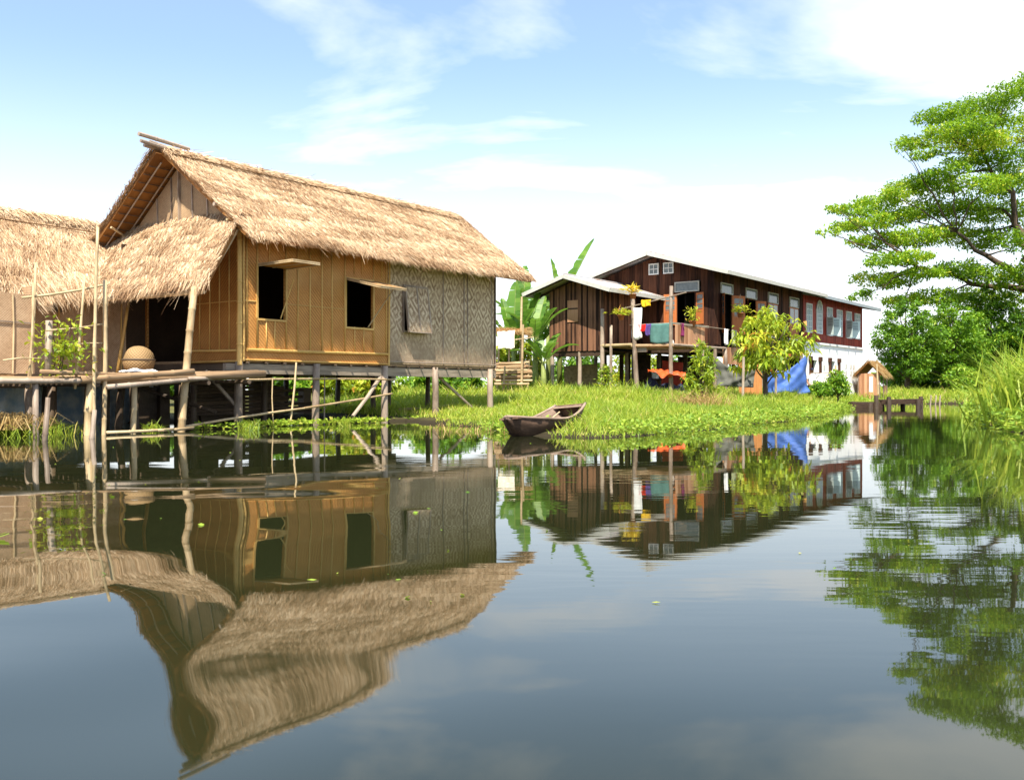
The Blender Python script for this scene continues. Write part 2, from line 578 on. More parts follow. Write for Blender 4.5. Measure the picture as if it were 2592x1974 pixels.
def weave_plain(name, axis_, dark, mid, light):
    m = M(name, .8, .2)
    x, y, z = m.xyz(); h = x if axis_ == 'x' else y
    chk = m.ma('MULTIPLY', m.ma('SINE', m.ma('MULTIPLY', h, 110.0)), m.ma('SINE', m.ma('MULTIPLY', z, 110.0)))
    diag = m.ma('SINE', m.ma('MULTIPLY', m.ma('SUBTRACT', h, z), 105.0))
    f = m.ma('ADD', m.ma('MULTIPLY', chk, .10), m.ma('MULTIPLY', diag, .07))
    f = m.ma('ADD', f, m.ma('ADD', m.ma('MULTIPLY', m.noise(1.5, 4), .6), m.ma('MULTIPLY', m.noise(18, 3), .4)))
    m.col(m.ramp(f, [(.2, dark), (.5, mid), (.8, light)])); m.bump(f, .35, .012)
    return m.m
TANX = weave_plain('woven_bamboo_tan', 'x', (.22,.13,.07), (.44,.29,.17), (.62,.46,.30))
GABLE = weave_plain('woven_bamboo_gable', 'y', (.20,.12,.065), (.38,.25,.14), (.55,.39,.23))
SHADEMAT = weave_plain('shade_dark_bamboo', 'x', (.02,.012,.008), (.05,.03,.018), (.09,.055,.03))  # near-black matting, the shade of the rooms put into its colour

def wall_mesh(mb, h0, h1, z0, z1, y, th, holes=(), flip=False, ztop=None):
    """upright panel in the x-z plane (or y-z when flip) with rectangular holes; outer face at y, thickness th inwards"""
    xs = sorted({h0, h1} | {v for a, b, c, d in holes for v in (a, b) if h0 < v < h1})
    zs = sorted({z0, z1} | {v for a, b, c, d in holes for v in (c, d) if z0 < v < z1})
    def solid(i, j):
        if i < 0 or j < 0 or i >= len(xs)-1 or j >= len(zs)-1: return False
        cx_, cz_ = (xs[i]+xs[i+1])/2, (zs[j]+zs[j+1])/2
        return not any(a < cx_ < b and c < cz_ < d for a, b, c, d in holes)
    def q(*p):
        if flip: p = [(b, a, c) for a, b, c in p]
        mb.add(p, [(0,1,2,3)])
    for i in range(len(xs)-1):
        for j in range(len(zs)-1):
            if not solid(i, j): continue
            a, b, c, d = xs[i], xs[i+1], zs[j], zs[j+1]
            q((a,y,c),(b,y,c),(b,y,d),(a,y,d)); q((b,y+th,c),(a,y+th,c),(a,y+th,d),(b,y+th,d))
            if not solid(i-1,j): q((a,y+th,c),(a,y,c),(a,y,d),(a,y+th,d))
            if not solid(i+1,j): q((b,y,c),(b,y+th,c),(b,y+th,d),(b,y,d))
            if not solid(i,j-1): q((a,y+th,c),(b,y+th,c),(b,y,c),(a,y,c))
            if not solid(i,j+1): q((a,y,d),(b,y,d),(b,y+th,d),(a,y+th,d))
    return mb

def thatch_plane(name, A, B, C, D, parent, n_per_m2=900, thick=.10, seed=1, fringe=True, mat=None, length=.42):
    """thatched slope. A,B: upper edge (start, end); D,C: lower edge under A,B. Base slab + straw courses."""
    rng = np.random.default_rng(seed)
    A, B, C, D = [np.array(p, float) for p in (A, B, C, D)]
    nrm = np.cross(B - A, D - A); nrm /= np.linalg.norm(nrm)
    if nrm[2] < 0: nrm = -nrm
    # slab with an uneven top
    nu = max(8, int(np.linalg.norm(B-A) / .35)); nv = 10
    us, vs = np.meshgrid(np.linspace(0, 1, nu), np.linspace(0, 1, nv))
    def surf(u, v):
        u = u[..., None]; v = v[..., None]
        top = A + (B - A) * u; bot = D + (C - D) * u
        return top + (bot - top) * v
    P = surf(us, vs)
    sag = (.05 * np.sin(us * 9 + seed) * np.sin(vs * 4) + rng.normal(size=us.shape) * .012)
    course = .02 * (1 - (vs * 5 % 1))
    top = P + nrm * (thick * .5 + sag + course)[..., None]
    low = P - nrm * thick * .5
    V = np.concatenate([top.reshape(-1, 3), low.reshape(-1, 3)])
    ii = np.arange(nu * nv).reshape(nv, nu)
    ft = np.stack([ii[:-1,:-1].ravel(), ii[1:,:-1].ravel(), ii[1:,1:].ravel(), ii[:-1,1:].ravel()], 1)
    fb = ft[:, ::-1] + nu * nv
    ring = np.concatenate([ii[0, :], ii[1:, -1], ii[-1, -2::-1], ii[-2:0:-1, 0]])
    r2 = np.roll(ring, -1)
    fs = np.stack([ring, r2, r2 + nu*nv, ring + nu*nv], 1)
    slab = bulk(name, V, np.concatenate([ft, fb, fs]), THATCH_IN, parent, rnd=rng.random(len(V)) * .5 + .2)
    # straw
    area = np.linalg.norm(np.cross(B - A, D - A)) * .5 + np.linalg.norm(np.cross(B - C, D - C)) * .5
    n = int(area * n_per_m2)
    u = rng.random(n); v = rng.random(n) ** .96
    nc = max(5, int(np.linalg.norm(D - A) / .34))
    vq = (np.floor(v * nc) + np.clip(rng.normal(.30, .13, n), 0, 1) + .16 * np.sin(u * 31 + seed) + .1 * np.sin(u * 77)) / nc
    v = np.clip(np.where(rng.random(n) < .62, vq, v), 0, 1)
    kf = int(np.linalg.norm(C - D) * 260) if fringe else 0
    if kf:
        u = np.concatenate([u, rng.random(kf)]); v = np.concatenate([v, .965 + .04 * rng.random(kf)])
    # ragged verges
    kv = int(np.linalg.norm(D - A) * 330)
    u = np.concatenate([u, rng.normal(0, .05, kv)/np.linalg.norm(B-A), 1 + rng.normal(0, .05, kv)/np.linalg.norm(B-A)]); v = np.concatenate([v, rng.random(2*kv)])
    n = len(u)
    P = surf(u, v)
    top_ = A + (B - A) * u[:, None]; bot_ = D + (C - D) * u[:, None]
    dn = unit(bot_ - top_)
    along = unit((B - A)[None, :])
    bias = .18 * np.sin(u * 23 + v * 7 + seed) + .12 * np.sin(u * 61 + v * 3)
    sp = rng.normal(0, .26, n) + bias
    Dv = unit(dn + along * sp[:, None] + nrm * (rng.normal(-.01, .085, n))[:, None])
    L = length * rng.uniform(.55, 1.25, n)
    lift = thick * .5 + .012 + .045 * (1 - (v * nc) % 1) + rng.random(n) * .04 + .05 * np.sin(u * 9 + seed) * np.sin(v * 4)
    Pb = P + nrm * lift[:, None] - Dv * (L * .35)[:, None]
    low = v > .955
    Dv[low] = unit(Dv[low] + np.array([0, 0, -.35]) * rng.random((low.sum(), 1)))
    L[low] *= rng.uniform(.8, 1.55, low.sum()) * np.where(rng.random(low.sum()) < .03, 1.6, 1)
    Wd = rng.uniform(.006, .017, n)
    side = unit(np.cross(Dv, nrm + rng.normal(0, .5, (n, 3))))
    V, F = strips(Pb, Dv, L, Wd, side, .3)
    cr = np.clip(rng.normal(.46, .27, n) + .22 * np.sin(u * 17 + 3 * np.sin(v * 9)) * np.sin(v * 11 + seed) - .14 * ((v * nc) % 1 > .7), 0, 1)
    st = bulk('straw', V, F, mat or THATCH, slab, rnd=np.repeat(cr, 4))
    st['kind'] = 'stuff'
    return slab

HO = Vector((-6.48, 23.1, 0)); HRZ = math.atan2(.810, .586)
HL, HW, HF = 10.16, 4.5, 1.57
bh = thing('bamboo_house', 'large woven bamboo stilt house with steep straw roof beside the canal', 'house', HO, HRZ)

RIDGE_Z, EAVE_Z, EAVE_Y = 6.72, 4.42, -.72
sl = (RIDGE_Z - EAVE_Z) / (HW/2 - EAVE_Y)
def roof_z(y): return RIDGE_Z - sl * abs(y - HW/2)
WIN = [(.55, 1.40, 2.62, 3.90), (3.50, 4.50, 2.57, 3.84), (5.78, 6.74, 2.58, 3.83)]
wall_mesh(MB(), 0, 5.13, HF, roof_z(0) - .14, 0, .05, WIN).build('front_wall', NEWX, bh)['label'] = 'new orange woven bamboo front wall'
wall_mesh(MB(), 5.15, HL, HF + .04, roof_z(0) - .14, .02, .05, WIN).build('front_wall', OLDX, bh)['label'] = 'old grey woven front wall with diamond pattern'
# gable wall towards the porch, with the open doorway
g = MB()
zt = roof_z(0) - .14
wall_mesh(g, 0.055, HW - .03, HF - .02, zt, 0, .05, [(1.95, 3.7, HF - .02, 3.75)], flip=True)
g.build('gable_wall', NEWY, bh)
def gable_tri(name, x, mat_):
    t = MB()
    a, b, c = (0, zt + .004), (HW, zt + .004), (HW/2, roof_z(HW/2) - .14)
    for xx, o in ((x, 1), (x + .05, -1)):
        vs = [(xx, a[0], a[1]), (xx, b[0], b[1]), (xx, c[0], c[1])]
        t.add(vs, [(0,2,1) if o == 1 else (0,1,2)])
    return t.build(name, mat_, bh)
gable_tri('gable_panel', 0.0, GABLE)
gable_tri('gable_panel', HL - .05, OLDX)
wall_mesh(MB(), 0, HW, HF, zt, HL - .06, .05, flip=True).build('end_wall', SHADEMAT, bh)
wall_mesh(MB(), 0.06, HL - .06, HF, zt, HW - .05, .05).build('back_wall', SHADEMAT, bh)
MB().box(.06, HL-.06, .06, HW-.06, HF - .03, HF + .03).build('floor', DECKWOOD, bh)

# roof
rf = thatch_plane('roof', (-.55, HW/2, RIDGE_Z), (HL+.95, HW/2, RIDGE_Z), (HL+1.0, EAVE_Y, EAVE_Z), (-.30, EAVE_Y, EAVE_Z), bh, 2700, .10, 3, length=.25)
rf['label'] = 'front slope of golden straw thatch'
rb = thatch_plane('roof', (-.72, HW/2+.02, RIDGE_Z), (HL+.95, HW/2+.02, RIDGE_Z), (HL+1.0, HW - EAVE_Y, EAVE_Z), (-.75, HW - EAVE_Y, EAVE_Z), bh, 90, .10, 5)
# ridge cap: thick straw roll and tie line
mb = MB()
k = 26
mb.tube([(-.55 + (HL+1.15)*i/k, HW/2 + .02*math.sin(i*1.7), RIDGE_Z + .07 + .02*math.sin(i*2.3)) for i in range(k+1)], .08, 8)
rc = mb.build('ridge_cap', THATCH, bh)
rng = np.random.default_rng(8)
n = 7000
xx = rng.uniform(-.55, HL+.6, n); sd = rng.choice([-1, 1], n, p=[.75, .25])
P = np.stack([xx, HW/2 + sd*.02, np.full(n, RIDGE_Z+.13)], 1) + rng.normal(0, .03, (n, 3))
D = unit(np.stack([rng.normal(0, .5, n), sd * 1.0, np.full(n, -.55) + rng.normal(0, .25, n)], 1))
V, F = strips(P, D, rng.uniform(.2, .5, n), rng.uniform(.01, .022, n), unit(np.cross(D, rng.normal(size=(n,3)))), .4)
bulk('straw', V, F, THATCH, rc, rnd=np.repeat(np.clip(rng.normal(.68,.2,n),0,1), 4))['kind'] = 'stuff'
pt = HW/2 - .34
MB().pole((-.5, pt, roof_z(pt)+.20), (HL+.5, pt, roof_z(pt)+.20), .018, bow=.02, nodes=False, n=5).build('ridge_tie', ROPE, rf)
for (y, z, x0, x1, r) in ((HW/2+.02, RIDGE_Z+.30, -1.18, .25, .055), (HW/2-.12, RIDGE_Z+.10, -1.22, .2, .045), (HW/2+.10, RIDGE_Z+.08, -.98, .2, .05), (HW/2-.02, RIDGE_Z+.15, -.9, .2, .05)):
    MB().pole((x0, y, z+.04), (x1, y, z-.05), r).build('ridge_pole', OLDPOLE, bh)
# rafters and purlins under the gable overhang
for i in range(2):
    xr = (-.5, -.12)[i]
    MB().pole((xr, HW/2+.1, roof_z(HW/2)-.22), (xr, HW+.55, roof_z(HW+.55)-.13), .02).build('rafter', OLDPOLE, bh)
for i in range(13):
    yy = HW/2 + .28 + i * .22
    MB().beam((-.72, yy, roof_z(yy)-.105), (0.0, yy, roof_z(yy)-.105), .03, .018).build('batten', DARKPOLE, bh)
MB().pole((-.74, HW-.35, roof_z(HW-.35)-.2), (-.05, HW-.1, roof_z(HW-.1)-.22), .03).build('purlin', BAMBOO, bh)
MB().pole((-.48, .32, zt+.42), (.02, .30, zt+.40), .05).build('purlin', OLDPOLE, bh)
MB().pole((-.40, -.05, zt+.03), (.05, .0, zt+.03), .03).build('purlin', BAMBOO, bh)
# gable battens
for yy in (1.15, 1.75, 2.25, 2.6, 3.2):
    MB().beam((-.012, yy, zt), (-.012, yy + .05, roof_z(yy)-.2), .04 if yy != 2.25 else .13, .03, (0,1,0)).build('batten', OLDPOLE, bh)

# vertical battens on the front and on the gable wall
def batten(x, z0, z1, y=-.012, w=.042, mat_=BAMBOO_Y, flip=False):
    j = RG.uniform(-.02, .02)
    zm = (z0+z1)/2
    o = MB()
    pts = [(x, y, z0), (x + j, y, zm), (x + j*.3, y, z1)]
    if flip: pts = [(b, a, c) for a, b, c in pts]
    o.tube(pts, [w/2, w/2*.95, w/2*.9], 6)
    return o.build('batten', mat_, bh, smooth=True)
for x in (.22, 1.43, 1.80, 2.22, 2.63, 2.98, 3.46, 4.54, 5.05):
    batten(x, HF+.3, roof_z(0)-.16)
for x in (.80, 1.08, 3.82, 4.17):
    batten(x, HF+.3, 2.58, w=.035)
for x in (.9, 3.8, 4.1, 4.85):
    batten(x, 4.0, roof_z(0)-.16, w=.03)
batten(.52, HF+.3, roof_z(0)-.16, w=.05)
for yy in (.35, .72, 1.1, 1.5, 1.85):
    batten(yy, HF+.28, zt, flip=True, mat_=BAMBOO_Y, w=.036)
# horizontal strips
MB().pole((.2, -.03, HF+.27), (5.1, -.03, HF+.31), .042, bow=.01).build('bottom_rail', BAMBOO_Y, bh)
MB().pole((.0, -.03, HF+.03), (5.12, -.03, HF+.03), .026).build('bottom_rail', BAMBOO_Y, bh)
MB().pole((5.14, -.02, HF+.10), (HL, -.02, HF+.10), .018).build('bottom_rail', OLDPOLE, bh)
MB().pole((-.03, .05, HF+.25), (-.03, 1.9, HF+.27), .03).build('bottom_rail', BAMBOO_Y, bh)
MB().pole((-.03, .0, HF+.0), (-.03, 1.95, HF-.01), .026).build('bottom_rail', BAMBOO_Y, bh)
MB().beam((0.02, -.012, 3.02), (.53, -.012, 3.02), .02, .03).build('middle_rail', BAMBOO_Y, bh)
MB().beam((1.42, -.012, 3.02), (3.46, -.012, 3.03), .016, .022).build('middle_rail', BAMBOO_Y, bh)
MB().beam((-.012, .05, 3.0), (-.012, 1.9, 3.0), .02, .026).build('middle_rail', BAMBOO_Y, bh)
for x in (7.55, 8.55, 8.72, 9.95):
    MB().beam((x, .008, HF+.1), (x, .008, roof_z(0)-.2), .03, .02, (0,1,0)).build('batten', OLDPOLE, bh)
# corner posts
MB().pole((-.02, -.04, HF-.1), (-.02, -.04, roof_z(0)-.05), .065).build('corner_post', BAMBOO_Y, bh)
MB().pole((.09, -.05, HF), (.09, -.05, roof_z(0)-.15), .03).build('corner_post', BAMBOO_Y, bh)
MB().pole((5.12, -.04, HF), (5.16, -.04, roof_z(0)-.1), .028).build('corner_post', BAMBOO_Y, bh)
MB().pole((HL-.02, -.0, HF), (HL-.02, 0, roof_z(0)-.1), .03).build('corner_post', OLDPOLE, bh)

# windows: frame, flap, prop stick
def flap(w, out, drop, mat_, ajar=False):
    x0, x1, z0, z1 = w
    f = MB()
    for a, b in (((x0-.03,-.015,z0-.03),(x1+.03,-.015,z0-.03)), ((x0-.03,-.015,z1+.03),(x1+.03,-.015,z1+.03))):
        f.beam(a, b, .045, .05)
    for x in (x0-.03, x1+.03):
        f.beam((x,-.017,z0-.005),(x,-.017,z1+.005), .05, .045, (0,1,0))
    win = f.build('window_frame', BAMBOO_Y if not ajar else OLDPOLE, bh)
    p = Vector((x0, -.05, z1)); q = Vector((x1, -.05, z1)); d = Vector((0, -out, -drop))
    sh = MB()
    nrm = d.cross(q - p).normalized() * .012
    sh.add([p-nrm, q-nrm, q+d-nrm, p+d-nrm, p+nrm, q+nrm, q+d+nrm, p+d+nrm],
           [(0,1,2,3),(7,6,5,4),(0,4,5,1),(1,5,6,2),(2,6,7,3),(3,7,4,0)])
    s = sh.build('shutter', mat_, win)
    e = MB()
    for a, b in ((p+d, q+d), (p, p+d), (q, q+d), (p.lerp(q,.5), p.lerp(q,.5)+d)):
        e.beam(a - nrm*1.6, b - nrm*1.6, .035, .03)
        e.beam(a + nrm*1.6, b + nrm*1.6, .035, .03)
    e.build('shutter_frame', BAMBOO if not ajar else OLDPOLE, win)
    return win
w1 = flap(WIN[0], 1.2, -.02, NEWX)
MB().pole((1.25, -.02, 2.64), (1.38, -.35, 3.62), .016, nodes=False).build('prop_stick', BAMBOO_Y, w1)
w2 = flap(WIN[1], 1.2, .28, NEWX)
MB().pole((4.32, -.02, 2.6), (4.55, -.75, 3.62), .018, nodes=False).build('prop_stick', BAMBOO, w2)
w3 = flap(WIN[2], .16, 1.30, OLDX, True)

# under-frame
MB().beam((-.35, .09, HF-.18), (HL+.05, .09, HF-.18), .12, .24).build('floor_beam', GREYWOOD, bh)
MB().beam((.12, .2, HF-.16), (.12, HW-.2, HF-.16), .12, .27).build('floor_beam', DARKPOLE, bh)
MB().beam((.0, HW-.1, HF-.15), (HL, HW-.1, HF-.15), .12, .29).build('floor_beam', GREYWOOD, bh)
for i in range(18):
    x = .2 + i * .575
    MB().pole((x, -.08 + RG.uniform(-.03,.03), HF-.035), (x, HW-.05, HF-.035), .03, nodes=False, n=5).build('joist', DARKPOLE, bh)
def stilt(x, y, top, r=.1, mat_=OLDPOLE, lean=(0,0), z0=-.7):
    o = MB().pole((x+lean[0], y+lean[1], z0), (x, y, top), r*1.08, r*.9, bow=RG.uniform(0,.03), nodes=False, n=9).build('stilt', mat_, bh, smooth=True)
    return o
for i, x in enumerate((0.0, 2.45, 5.0, 7.15, 9.85)):
    stilt(x, 0.0, HF - .02, .1 if i else .105, lean=(RG.uniform(-.06,.06), 0))
for x in (.4, 2.7, 4.6, 6.9, 9.5):
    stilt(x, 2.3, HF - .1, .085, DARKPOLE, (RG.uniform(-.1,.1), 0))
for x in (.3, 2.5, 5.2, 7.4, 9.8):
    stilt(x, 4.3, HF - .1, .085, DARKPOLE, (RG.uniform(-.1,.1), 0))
for (p, q, r, m_) in (
    ((4.9, .08, 1.25), (3.5, -.25, .18), .055, OLDPOLE),
    ((7.45, 0.3, HF-.15), (9.55, .2, .1), .05, OLDPOLE),
    ((-.7, .35, HF-.25), (-.05, .05, .5), .05, OLDPOLE),
    ((-1.6, 2.5, 1.1), (-.2, .6, .35), .05, DARKPOLE),
    ((.0, -.12, 1.12), (5.3, -.12, 1.17), .028, BAMBOO),
    ((-2.2, -.7, .06), (1.9, -.16, .42), .03, BAMBOO),
    ((1.9, -.15, .42), (5.2, -.1, .78), .03, BAMBOO),
    ((1.35, -.2, -.2), (1.65, -.14, HF), .026, BAMBOO),
    ((.82, -.3, -.3), (.82, -.22, 1.15), .016, BAMBOO),
    ((3.0, .3, -.3), (3.02, .3, HF-.1), .02, OLDPOLE),
    ((6.9, 1.2, .3), (9.6, 1.5, .38), .035, BAMBOO)):
    MB().pole(p, q, r, bow=.03, nodes=(m_ is BAMBOO)).build('brace_pole', m_, bh)

# dark boards added as shade under the house, and stored timber between the stilts
for x in np.arange(-.4, 5.4, .31):
    if RG.random() < .86:
        MB().box(x, x+.29, 3.4+RG.uniform(0,.25), 3.5+.25, -.1, 1.05 + RG.uniform(-.15,.32)).build('shade_board', DARKPOLE, bh)
for i in range(9):
    MB().pole((.3+RG.uniform(0,1), 2.6+.1*i, .25+.09*i), (4.6+RG.uniform(-1,.6), 2.7+.1*i, .28+.1*i), .05, nodes=False, n=6).build('stored_pole', DARKPOLE, bh)
# lean-to porch roof on the gable side
lt = thatch_plane('porch_roof', (.02, -.12, 5.02), (.02, 5.3, 5.05), (-1.72, 4.2, 3.16), (-1.66, -.98, 3.14), bh, 2700, .08, 9, length=.30)
for a, b, r in (((-1.62, -.85, 3.02), (-1.62, 4.0, 3.06), .045), ((-.05, -.2, 4.86), (-1.6, -.8, 3.08), .03), ((-.05, 2.2, 4.86), (-1.6, 1.8, 3.08), .03)):
    MB().pole(a, b, r).build('porch_pole', BAMBOO, bh)
pf = MB().pole((-2.25, -.86, -.7), (-1.78, -.74, 3.12), .085, .075, bow=.03).build('porch_post', BAMBOO, bh, smooth=True)
pf['label'] = 'leaning pale bamboo post holding the porch eave'
wall_mesh(MB(), -.66, .0, HF-.4, 4.6, 3.78, .05).build('porch_wall', SHADEMAT, bh)  # near-black matting paints the shadow in this corner
MB().pole((-1.62, 3.4, 1.2), (-1.6, 3.45, 3.1), .045).build('porch_post', BAMBOO, bh)
# ------------------------------------------------------------------ thatched wing, left of the porch (same axes as the big house)
wg = thing('thatched_wing', 'lower bamboo wing with shaggy straw roof beside the porch', 'house', HO, HRZ)
WY0, WZ0 = 3.75, 1.24
wall_mesh(MB(), -3.55, -.62, WZ0, 3.3, WY0, .05, [(-2.52, -2.25, 2.75, 2.98)]).build('front_wall', TANX, wg)
fw = wall_mesh(MB(), -9.5, -3.55, WZ0, 3.0, 2.6, .05).build('front_wall', TANX, wg)
wall_mesh(MB(), 2.66, WY0, WZ0, 3.2, -3.6, .04, flip=True).build('side_wall', TANX, wg)
wall_mesh(MB(), WY0, 7.2, WZ0, 3.3, -.62, .05, flip=True).build('side_wall', TANX, wg)
wall_mesh(MB(), -9.5, -.62, WZ0, 3.3, 7.2, .05).build('back_wall', TANX, wg)
MB().box(-9.5, -.6, WY0 - .3, 7.2, WZ0 - .06, WZ0).build('floor', DECKWOOD, wg)
wr = thatch_plane('roof', (-9.6, 5.55, 5.22), (-.35, 5.55, 5.18), (-1.15, 3.12, 3.10), (-9.6, 3.02, 3.02), wg, 2300, .10, 21, length=.42)
thatch_plane('roof', (-9.6, 5.57, 5.22), (-.35, 5.57, 5.18), (-.35, 8.0, 3.1), (-9.6, 8.0, 3.0), wg, 60, .14, 22)
mb = MB()
mb.tube([(-9.6 + 9.2*i/16, 5.56 + .02*math.sin(i*1.7), 5.30 - .03*i/16 + .02*math.sin(i*2.3)) for i in range(17)], .13, 8)
rc2 = mb.build('ridge_cap', THATCH, wg)
rng = np.random.default_rng(81)
n = 3500
xx = rng.uniform(-6, -.3, n); sd = rng.choice([-1, 1], n, p=[.75, .25])
P = np.stack([xx, 5.56 + sd*.02, np.full(n, 5.38)], 1) + rng.normal(0, .03, (n, 3))
D = unit(np.stack([rng.normal(0, .5, n), sd * 1.0, np.full(n, -.75) + rng.normal(0, .25, n)], 1))
V, F = strips(P, D, rng.uniform(.2, .5, n), rng.uniform(.01, .022, n), unit(np.cross(D, rng.normal(size=(n,3)))), .4)
bulk('straw', V, F, THATCH, rc2, rnd=np.repeat(np.clip(rng.normal(.75,.18,n),0,1), 4))['kind'] = 'stuff'
MB().pole((-6, 5.12, 5.06), (-.5, 5.12, 5.02), .017, nodes=False, n=5).build('ridge_tie', ROPE, wr)
MB().pole((-6.2, 3.35, 3.02), (-1.3, 3.3, 3.0), .05).build('eave_pole', BAMBOO, wg)
# split bamboo laths on the wing's walls
for x in (-5.3, -4.9, -4.5, -4.05, -3.62):
    MB().tube([(x, 2.58, WZ0), (x+.02, 2.58, 2.2), (x, 2.58, 2.98)], .022, 6).build('batten', BAMBOO, wg)
for x in (-2.35, -1.75, -1.2, -.7):
    MB().tube([(x, WY0-.015, WZ0), (x-.02, WY0-.015, 2.2), (x, WY0-.015, 3.2)], .02, 6).build('batten', BAMBOO_Y, wg)
MB().beam((-5.6, 2.575, 2.4), (-3.6, 2.575, 2.36), .02, .03).build('middle_rail', OLDPOLE, wg)
for x, y in ((-1.0, 3.9), (-2.8, 3.6), (-4.6, 3.6), (-1.0, 7), (-3, 7), (-5, 7), (-2, 5.5), (-4, 5.5)):
    MB().pole((x, y, -.6), (x, y, WZ0 - .05), .08, nodes=False).build('stilt', DARKPOLE, wg)
# bunches of long straw hanging off the wing's corner of the eave
rng = np.random.default_rng(31)
for j, (x, L_) in enumerate(((-3.55, .75), (-3.3, .6), (-2.95, .5), (-2.6, .5))):
    n = 60
    P = np.array([x, 3.05, 3.25]) + rng.normal(0, .035, (n, 3))
    D = unit(np.stack([np.full(n, .42), np.full(n, -.35), np.full(n, -.8)], 1) + rng.normal(0, .07, (n, 3)))
    V, F = strips(P, D, L_*rng.uniform(.7, 1.1, n), rng.uniform(.012, .022, n), unit(np.cross(D, rng.normal(size=(n,3)))), .4)
    bulk('straw_bunch', V, F, THATCH, wr, rnd=np.repeat(rng.uniform(.35,.9,n), 4))

# ------------------------------------------------------------------ bamboo deck in front of the wing and the porch
dk = thing('bamboo_deck', 'rough deck of bamboo logs on crooked posts in front of the porch', 'deck', HO, HRZ)
for i in range(22):
    y = -.92 + i * .205
    zz0 = 1.10 + .0 * i
    a = (-7.5, y + RG.uniform(-.03,.03), 1.06 + RG.uniform(-.012,.012)); b = (-4.0, y, 1.08 + RG.uniform(-.01,.01))
    c = (-.05, y + RG.uniform(-.04,.04), 1.26 + RG.uniform(-.012,.012))
    MB().tube([a, b], .07, 7).build('plank', DECKWOOD, dk, smooth=True)
    MB().tube([(-3.98, y, 1.085), c], .085, 7).build('plank', DECKWOOD, dk, smooth=True)
MB().pole((-8.5, -1.05, 1.02), (-4.2, -1.05, 1.06), .06).build('edge_log', OLDPOLE, dk, smooth=True)
MB().pole((-5.4, -1.08, 1.22), (-2.9, -1.02, 1.17), .045).build('edge_log', DECKWOOD, dk, smooth=True)
MB().pole((-4.6, -1.08, 1.08), (-2.0, -1.0, 1.28), .068, .06).build('edge_log', DECKWOOD, dk, smooth=True)
MB().pole((-4.1, -1.15, .94), (-1.6, -.95, 1.14), .055).build('edge_log', OLDPOLE, dk, smooth=True)
MB().pole((-2.4, -1.0, 1.22), (.1, -.35, 1.30), .045).build('edge_log', DECKWOOD, dk, smooth=True)
MB().pole((-2.2, -1.12, 1.12), (-.3, -.6, 1.16), .045).build('edge_log', OLDPOLE, dk, smooth=True)
for x in (-7, -5.6, -4.2, -2.9, -1.6, -.5):
    MB().pole((x, -1.0, .93 + .04*(x+7)/2), (x, 3.4, .95 + .04*(x+7)/2), .05, nodes=False).build('joist', DARKPOLE, dk)
for x, y, r, m_ in ((-4.35, -1.0, .085, BAMBOO), (-5.45, -1.0, .06, OLDPOLE), (-3.3, -.85, .06, BAMBOO), (-6.6, -1, .07, OLDPOLE),
                    (-4.9, .3, .085, OLDPOLE), (-3.7, .2, .07, DARKPOLE), (-2.2, .9, .1, DARKPOLE), (-3.6, 1.8, .1, DARKPOLE), (-.9, .9, .1, DARKPOLE), (-1.4, 2.6, .1, DARKPOLE), (-2.9, 3, .09, DARKPOLE), (-5.2, 2, .08, DARKPOLE)):
    MB().pole((x + RG.uniform(-.12,.12), y, -.7), (x, y, 1.0 + .04*(x+7)/2), r*1.05, r*.92, bow=.03, nodes=(m_ is BAMBOO)).build('post', m_, dk, smooth=True)

def stray(name, p, q, r, label, mat_=BAMBOO, bow=.03, group=None):
    w = lambda t: HO + Vector((t[0]*.586 - t[1]*.81, t[0]*.81 + t[1]*.586, t[2]))
    o = MB().pole(w(p), w(q), r, bow=bow, nodes=True).build(name, mat_, smooth=True)
    return tag(o, label, 'pole', group)
G1 = 'bamboo poles standing along the deck edge'
stray('bamboo_pole', (-4.36, -1.14, -.6), (-4.30, -1.16, 4.05), .035, 'tallest thin bamboo pole rising past the straw eave by the deck', group=G1)
stray('bamboo_pole', (-4.15, -1.08, -.6), (-4.05, -1.0, 3.05), .05, 'stout bamboo pole just behind the tallest one at the deck edge', group=G1)
stray('bamboo_pole', (-4.62, -.9, .9), (-4.42, -.9, 3.1), .028, 'thin bamboo pole on the near side of the tallest one', group=G1)
stray('bamboo_pole', (-5.35, -.6, .9), (-5.02, -.2, 3.35), .03, 'crooked bamboo pole reaching up into the wing straw eave', group=G1)
stray('bamboo_pole', (-5.55, -.9, .9), (-5.28, -.6, 2.9), .027, 'bamboo pole with the climbing plant leaning on it', group=G1)
stray('bamboo_pole', (-6.15, -.7, .9), (-6.05, -.5, 2.9), .035, 'bamboo pole against the pale wing wall near the corner', group=G1)
stray('bamboo_pole', (-6.35, -.7, .9), (-6.18, -.3, 2.75), .03, 'slimmer bamboo pole paired beside the corner pole of the wing', group=G1)
stray('bamboo_pole', (-5.45, -.5, 2.62), (-3.95, -.9, 2.98), .026, 'sloping bamboo pole tied under the wing eave', group=G1)
stray('bamboo_pole', (-5.2, -.9, 2.0), (-4.1, -1.0, 2.18), .017, 'upper cross stick of the deck trellis', group=G1)
stray('bamboo_pole', (-4.75, -.9, 1.72), (-4.1, -1.0, 1.80), .015, 'middle cross stick of the deck trellis', group=G1)
stray('bamboo_pole', (-6.0, -.9, 1.42), (-5.3, -.95, 1.46), .016, 'lowest cross stick of the deck trellis', group=G1)
stray('bamboo_pole', (-5.10, -.8, 1.0), (-5.08, -.8, 2.2), .075, 'thick sawn-off grey post on the deck beside the plant', OLDPOLE, .0, G1)
stray('bamboo_pole', (-1.1, 3.3, 1.3), (-.85, 3.2, 3.1), .045, 'leaning pole at the dark doorway edge', BAMBOO_Y, .02, G1)
